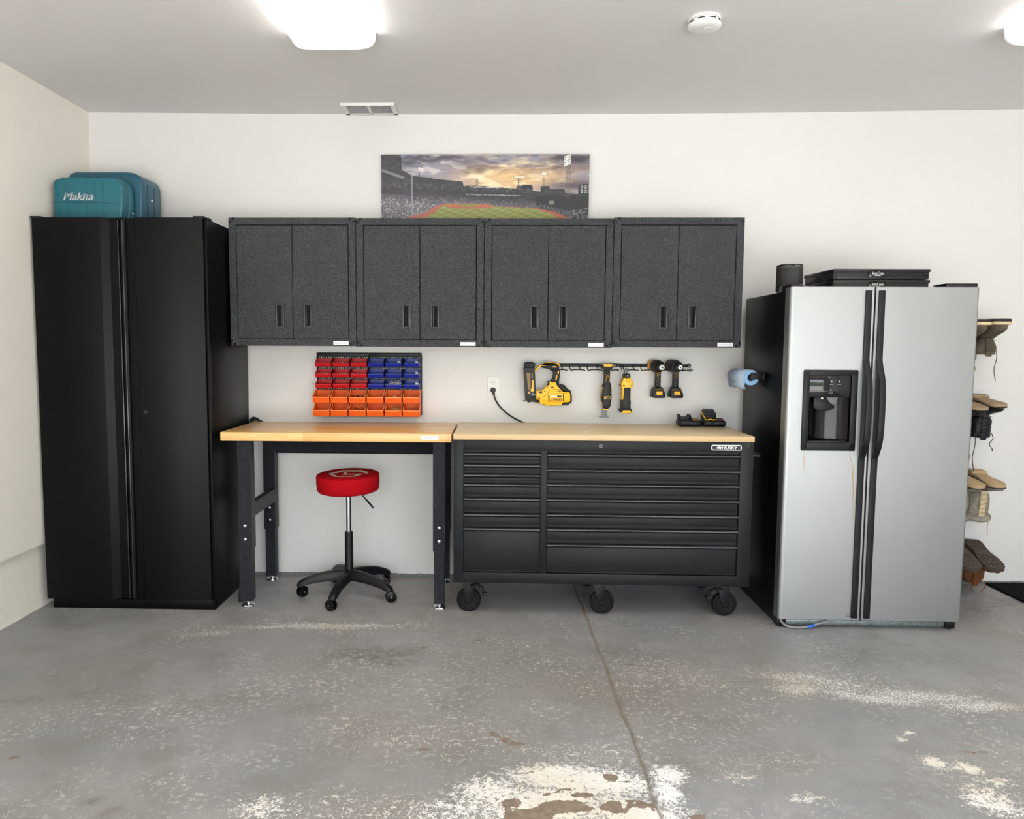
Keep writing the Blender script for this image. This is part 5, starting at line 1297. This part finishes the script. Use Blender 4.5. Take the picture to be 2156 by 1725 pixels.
# ---- paper towel on the side of the refrigerator
t = thing('towel_holder', 'black bracket on the refrigerator side holding blue paper towel', 'towel holder', (1.455, -.35, 1.275))
part('front_arm', MB().box(1.385, 1.456, -.462, -.452, 1.255, 1.291, .003).box(1.446, 1.4555, -.475, -.425, 1.254, 1.292, .002), 'black', t)
part('spindle', MB().cyl((1.390, -.455, 1.272), (1.390, -.165, 1.272), .008, n=16), 'black', t)
part('rear_arm', MB().box(1.385, 1.4565, -.165, -.155, 1.256, 1.290, .003), 'black', t)
t = thing('paper_towel_roll', 'roll of blue paper towel hanging on the refrigerator side', 'paper towel', (1.390, -.30, 1.262))
P = []; rc = (1.390, 1.2625)
ring = MB(); n = 36
V = []; F = []
for i in range(n):
    a = 2*PI*i/n
    for r_, y in ((.041, -.446), (.020, -.446), (.020, -.172), (.041, -.172)): V.append((rc[0]+r_*math.cos(a), y, rc[1]+r_*math.sin(a)))
for i in range(n):
    j = (i+1) % n
    for k in range(4): F.append((i*4+k, i*4+(k+1) % 4, j*4+(k+1) % 4, j*4+k))
m = bmesh.new(); vs = [m.verts.new(v) for v in V]
for f in F: m.faces.new([vs[i] for i in f])
bmesh.ops.recalc_face_normals(m, faces=list(m.faces)); ring.bm(m)
part('roll', ring, 'paperedge', t)
P = [(rc[0]+.0425*math.cos(a), rc[1]+.0425*math.sin(a)) for a in np.linspace(math.radians(60), math.radians(215), 18)]
P += [(rc[0]-.036, rc[1]-.045), (rc[0]-.030, rc[1]-.062)]
V = []; F = []
for (x, z) in P: V += [(x, -.448, z), (x, -.170, z)]
for i in range(len(P)-1): F.append((2*i, 2*i+1, 2*i+3, 2*i+2))
ps = part('loose_sheet', MB().add(V, F), 'paper', t); md = ps.modifiers.new('thick', 'SOLIDIFY'); md.thickness = .0012

# ================================================================== BOOTS ON THE WALL
def boot(cx, zs, tilt, ytoe, L, w, st, label, group, yaw=0):
    """boot hung upside down: sole on top, toe towards the room, shaft hanging down"""
    t = thing('boot', label, 'boot', (cx, -.02, zs), group)
    yh = ytoe+L
    T = Matrix.Translation((cx, yh, zs)) @ Matrix.Rotation(tilt, 4, 'X') @ Matrix.Rotation(yaw, 4, 'Z') @ Matrix.Translation((-cx, -yh, -zs))
    out = []
    for (f, k) in ((0, .30), (.03, .37), (.10, .42), (.22, .40), (.35, .36), (.45, .37), (.60, .46), (.74, .50), (.85, .49), (.93, .42), (.98, .28), (1.0, .12)):
        out.append((f, k))
    ol = [(cx+w*k, yh-L*f) for f, k in out]+[(cx-w*k*.96, yh-L*f) for f, k in out[::-1]]
    th = st['th']
    so = part('sole', MB().prism(ol, 'z', zs-th, zs, .004).xf(T), st['sole'], t)
    if st.get('mid'):
        part('midsole', MB().prism([(cx+(x-cx)*1.03, y) for x, y in ol], 'z', zs-th-st['midth'], zs-th+.001, .003).xf(T), st['mid'], t)
    else:
        part('welt', MB().prism([(cx+(x-cx)*1.04, y) for x, y in ol], 'z', zs-th-.006, zs-th+.002, .002).xf(T), st['welt'], t)
    zz = zs-th-(st.get('midth') or .004)
    if st.get('lug'):
        k = 0
        for i in range(11):
            for j in (-1, 0, 1):
                f = .05+i*.086; kk = np.interp(f, [o[0] for o in out], [o[1] for o in out])*w*.62
                if .33 < f < .48: continue
                x = cx+j*kk*.75+(.004 if i % 2 else -.004); y = yh-L*f; s = .011
                part('lug', MB().prism([(x-s, y-s*.5), (x, y-s), (x+s, y-s*.4), (x+s*.8, y+s*.5), (x, y+s*.2), (x-s*.8, y+s*.7)], 'z', zs-.001, zs+.005, .001, 1).xf(T), st['sole'], so)
    if st.get('heel'):
        part('heel_block', MB().prism([p for p in ol if p[1] > yh-L*.30]+[], 'z', zs-.002, zs+.014, .003).xf(T), st['sole'], so)
    # upper: stacked rings from the sole down to the shaft opening
    sh = st['shaft']; V = []; F = []; n = 20; secs = []
    lev = [(0, 1.0, 1.0, 0), (.25, .98, .97, 0), (.5, .88, .80, 0), (.72, .80, .62, 0), (.95, .76, .46, 0)]
    for (f, kx, ky, _) in lev:
        secs.append((zz-st['toe']*f*1.15, w*.47*kx, L*.5*ky, yh-L*.5*ky-.002))
    zt_ = zz-st['toe']*1.1
    for q in range(1, 5):
        secs.append((zt_-(sh)*q/4, w*(.50+.05*q/4+.02*random.random()), L*(.215+.03*q/4), yh-L*.26+.006*q/4))
    for (z, rx, ry, yc) in secs:
        for j in range(n):
            a = 2*PI*j/n; c_, s_ = math.cos(a), math.sin(a)
            wr = 1+.05*math.sin(3*a+z*90)+.03*math.sin(7*a-z*140)
            V.append((cx+math.copysign(abs(c_)**.8, c_)*rx*wr, yc+math.copysign(abs(s_)**.85, s_)*ry*wr, z))
    k = len(secs)
    for i in range(k-1):
        for j in range(n): F.append((i*n+j, i*n+(j+1) % n, (i+1)*n+(j+1) % n, (i+1)*n+j))
    F.append(tuple(range(n)))
    m = bmesh.new(); vs = [m.verts.new(v) for v in V]
    for f in F: m.faces.new([vs[i] for i in f])
    bmesh.ops.recalc_face_normals(m, faces=list(m.faces))
    up = MB().bm(m).xf(T)
    u = part('upper', up, st['up'], t, smooth=60); md = u.modifiers.new('thick', 'SOLIDIFY'); md.thickness = .004; md.offset = -1
    zb_, rx, ry, yc = secs[-1]; ys = yc-ry
    if st.get('cuff'):
        part('cuff', MB().tube([(T @ Vector((cx+rx*math.cos(a)*1.02, yc+ry*math.sin(a)*1.02, secs[-1][0]+.005))) for a in np.linspace(0, 2*PI, 18)], st['cuff'], 8), st['up'], t, smooth=60)
    part('tongue', MB().prism([(cx-w*.17, zt_+.01), (cx+w*.17, zt_+.01), (cx+w*.15, zb_-.012), (cx-w*.15, zb_-.012)], 'y', ys-.008, ys-.001, .003).xf(T), st.get('tongue', st['up']), t)
    # lacing zigzag and hanging ends
    lc = []
    for i in range(6):
        z = zt_-.002-(zt_-.002-zb_)*i/6; y = yc-ry-.009
        lc.append((cx+(w*.24 if i % 2 else -w*.24), y, z))
    part('lacing', MB().tube(lc, .0024, 6).tube([(2*cx-x, y-.002, z) for x, y, z in lc], .0024, 6).xf(T), st['lace'], t)
    h0 = T @ Vector((cx, yc-ry-.012, zb_+.02))
    for (dx, ln, wob) in st['ends']:
        pts = [(h0.x+dx, h0.y, h0.z+.01)]
        for i in range(1, 9): pts.append((h0.x+dx+wob*math.sin(i*.9)*.5, h0.y-.002, h0.z-ln*i/8))
        le = part('lace_end', MB().tube(pts, .0022, 6), st['lace'], t)
        part('lace_tip', MB().tube([pts[-1], (pts[-1][0]+.001, pts[-1][1], pts[-1][2]-.012)], .0023, 6), st.get('tip', st['lace']), le)
    return t
S1 = dict(th=.016, sole='soledk', mid='cream', midth=.016, toe=.075, shaft=.085, up='boottan', lace='boottan', tip='tip', ends=[(.035, .16, .012)])
S2 = dict(th=.018, sole='gum', welt='bootblk', toe=.065, shaft=.13, up='bootblk', lace='cord', heel=1, ends=[(.04, .08, .02), (-.055, .20, .012)])
S3 = dict(th=.020, sole='tansole', welt='soledk', toe=.055, shaft=.17, up='bootbeige', lace='lacebeige', cuff=.021, tongue='cream', heel=1, ends=[(.035, .09, .004)])
S4 = dict(th=.022, sole='brownsole', welt='brownsole', toe=.06, shaft=.12, up='bootbrn', lace='lacebrn', lug=1, ends=[(.02, .05, .02)])
g = 'boots hanging upside down on the wall right of the refrigerator'
boot(2.716, 1.592, .02, -.345, .29, .106, dict(S1, ends=[(.03, .10, .01), (-.02, .16, .01)]), 'olive boot with cream midsole, nearer the refrigerator, in the top hanging pair', g, -.13)
boot(2.822, 1.594, .02, -.350, .29, .106, S1, 'olive boot with cream midsole, farther from the refrigerator, in the top hanging pair', g, -.13)
boot(2.722, 1.140, .14, -.350, .28, .106, dict(S2, ends=[(.0, .15, .01), (.02, .17, -.02)]), 'black boot with gum sole, nearer the refrigerator, in the second hanging pair', g, -.10)
boot(2.830, 1.150, .10, -.350, .28, .106, S2, 'black boot with gum sole, farther from the refrigerator, in the second hanging pair', g, -.14)
boot(2.735, .705, .13, -.355, .30, .105, dict(S3, ends=[(.02, .20, .004), (-.03, .17, .004)]), 'beige fleecy boot nearer the refrigerator, in the third hanging pair', g, -.12)
boot(2.849, .705, .11, -.360, .30, .105, S3, 'beige fleecy boot farther from the refrigerator, in the third hanging pair', g, -.14)
boot(2.735, .300, .34, -.36, .31, .122, S4, 'rust brown lug-soled boot nearer the refrigerator, in the lowest hanging pair', g, -.10)
boot(2.862, .290, .30, -.36, .31, .122, dict(S4, ends=[(.04, .10, .03), (-.02, .06, .02)]), 'rust brown lug-soled boot farther from the refrigerator, in the lowest hanging pair', g, -.10)

# ---- floor mat at the right
mt = MB().box(2.985, 3.93, -1.9, -.012, .001, .014, .004)
solo('floor_mat', mt, 'mat', 'black ribbed floor mat along the back wall at the far right', 'mat', (3.4, -1.0, 0))
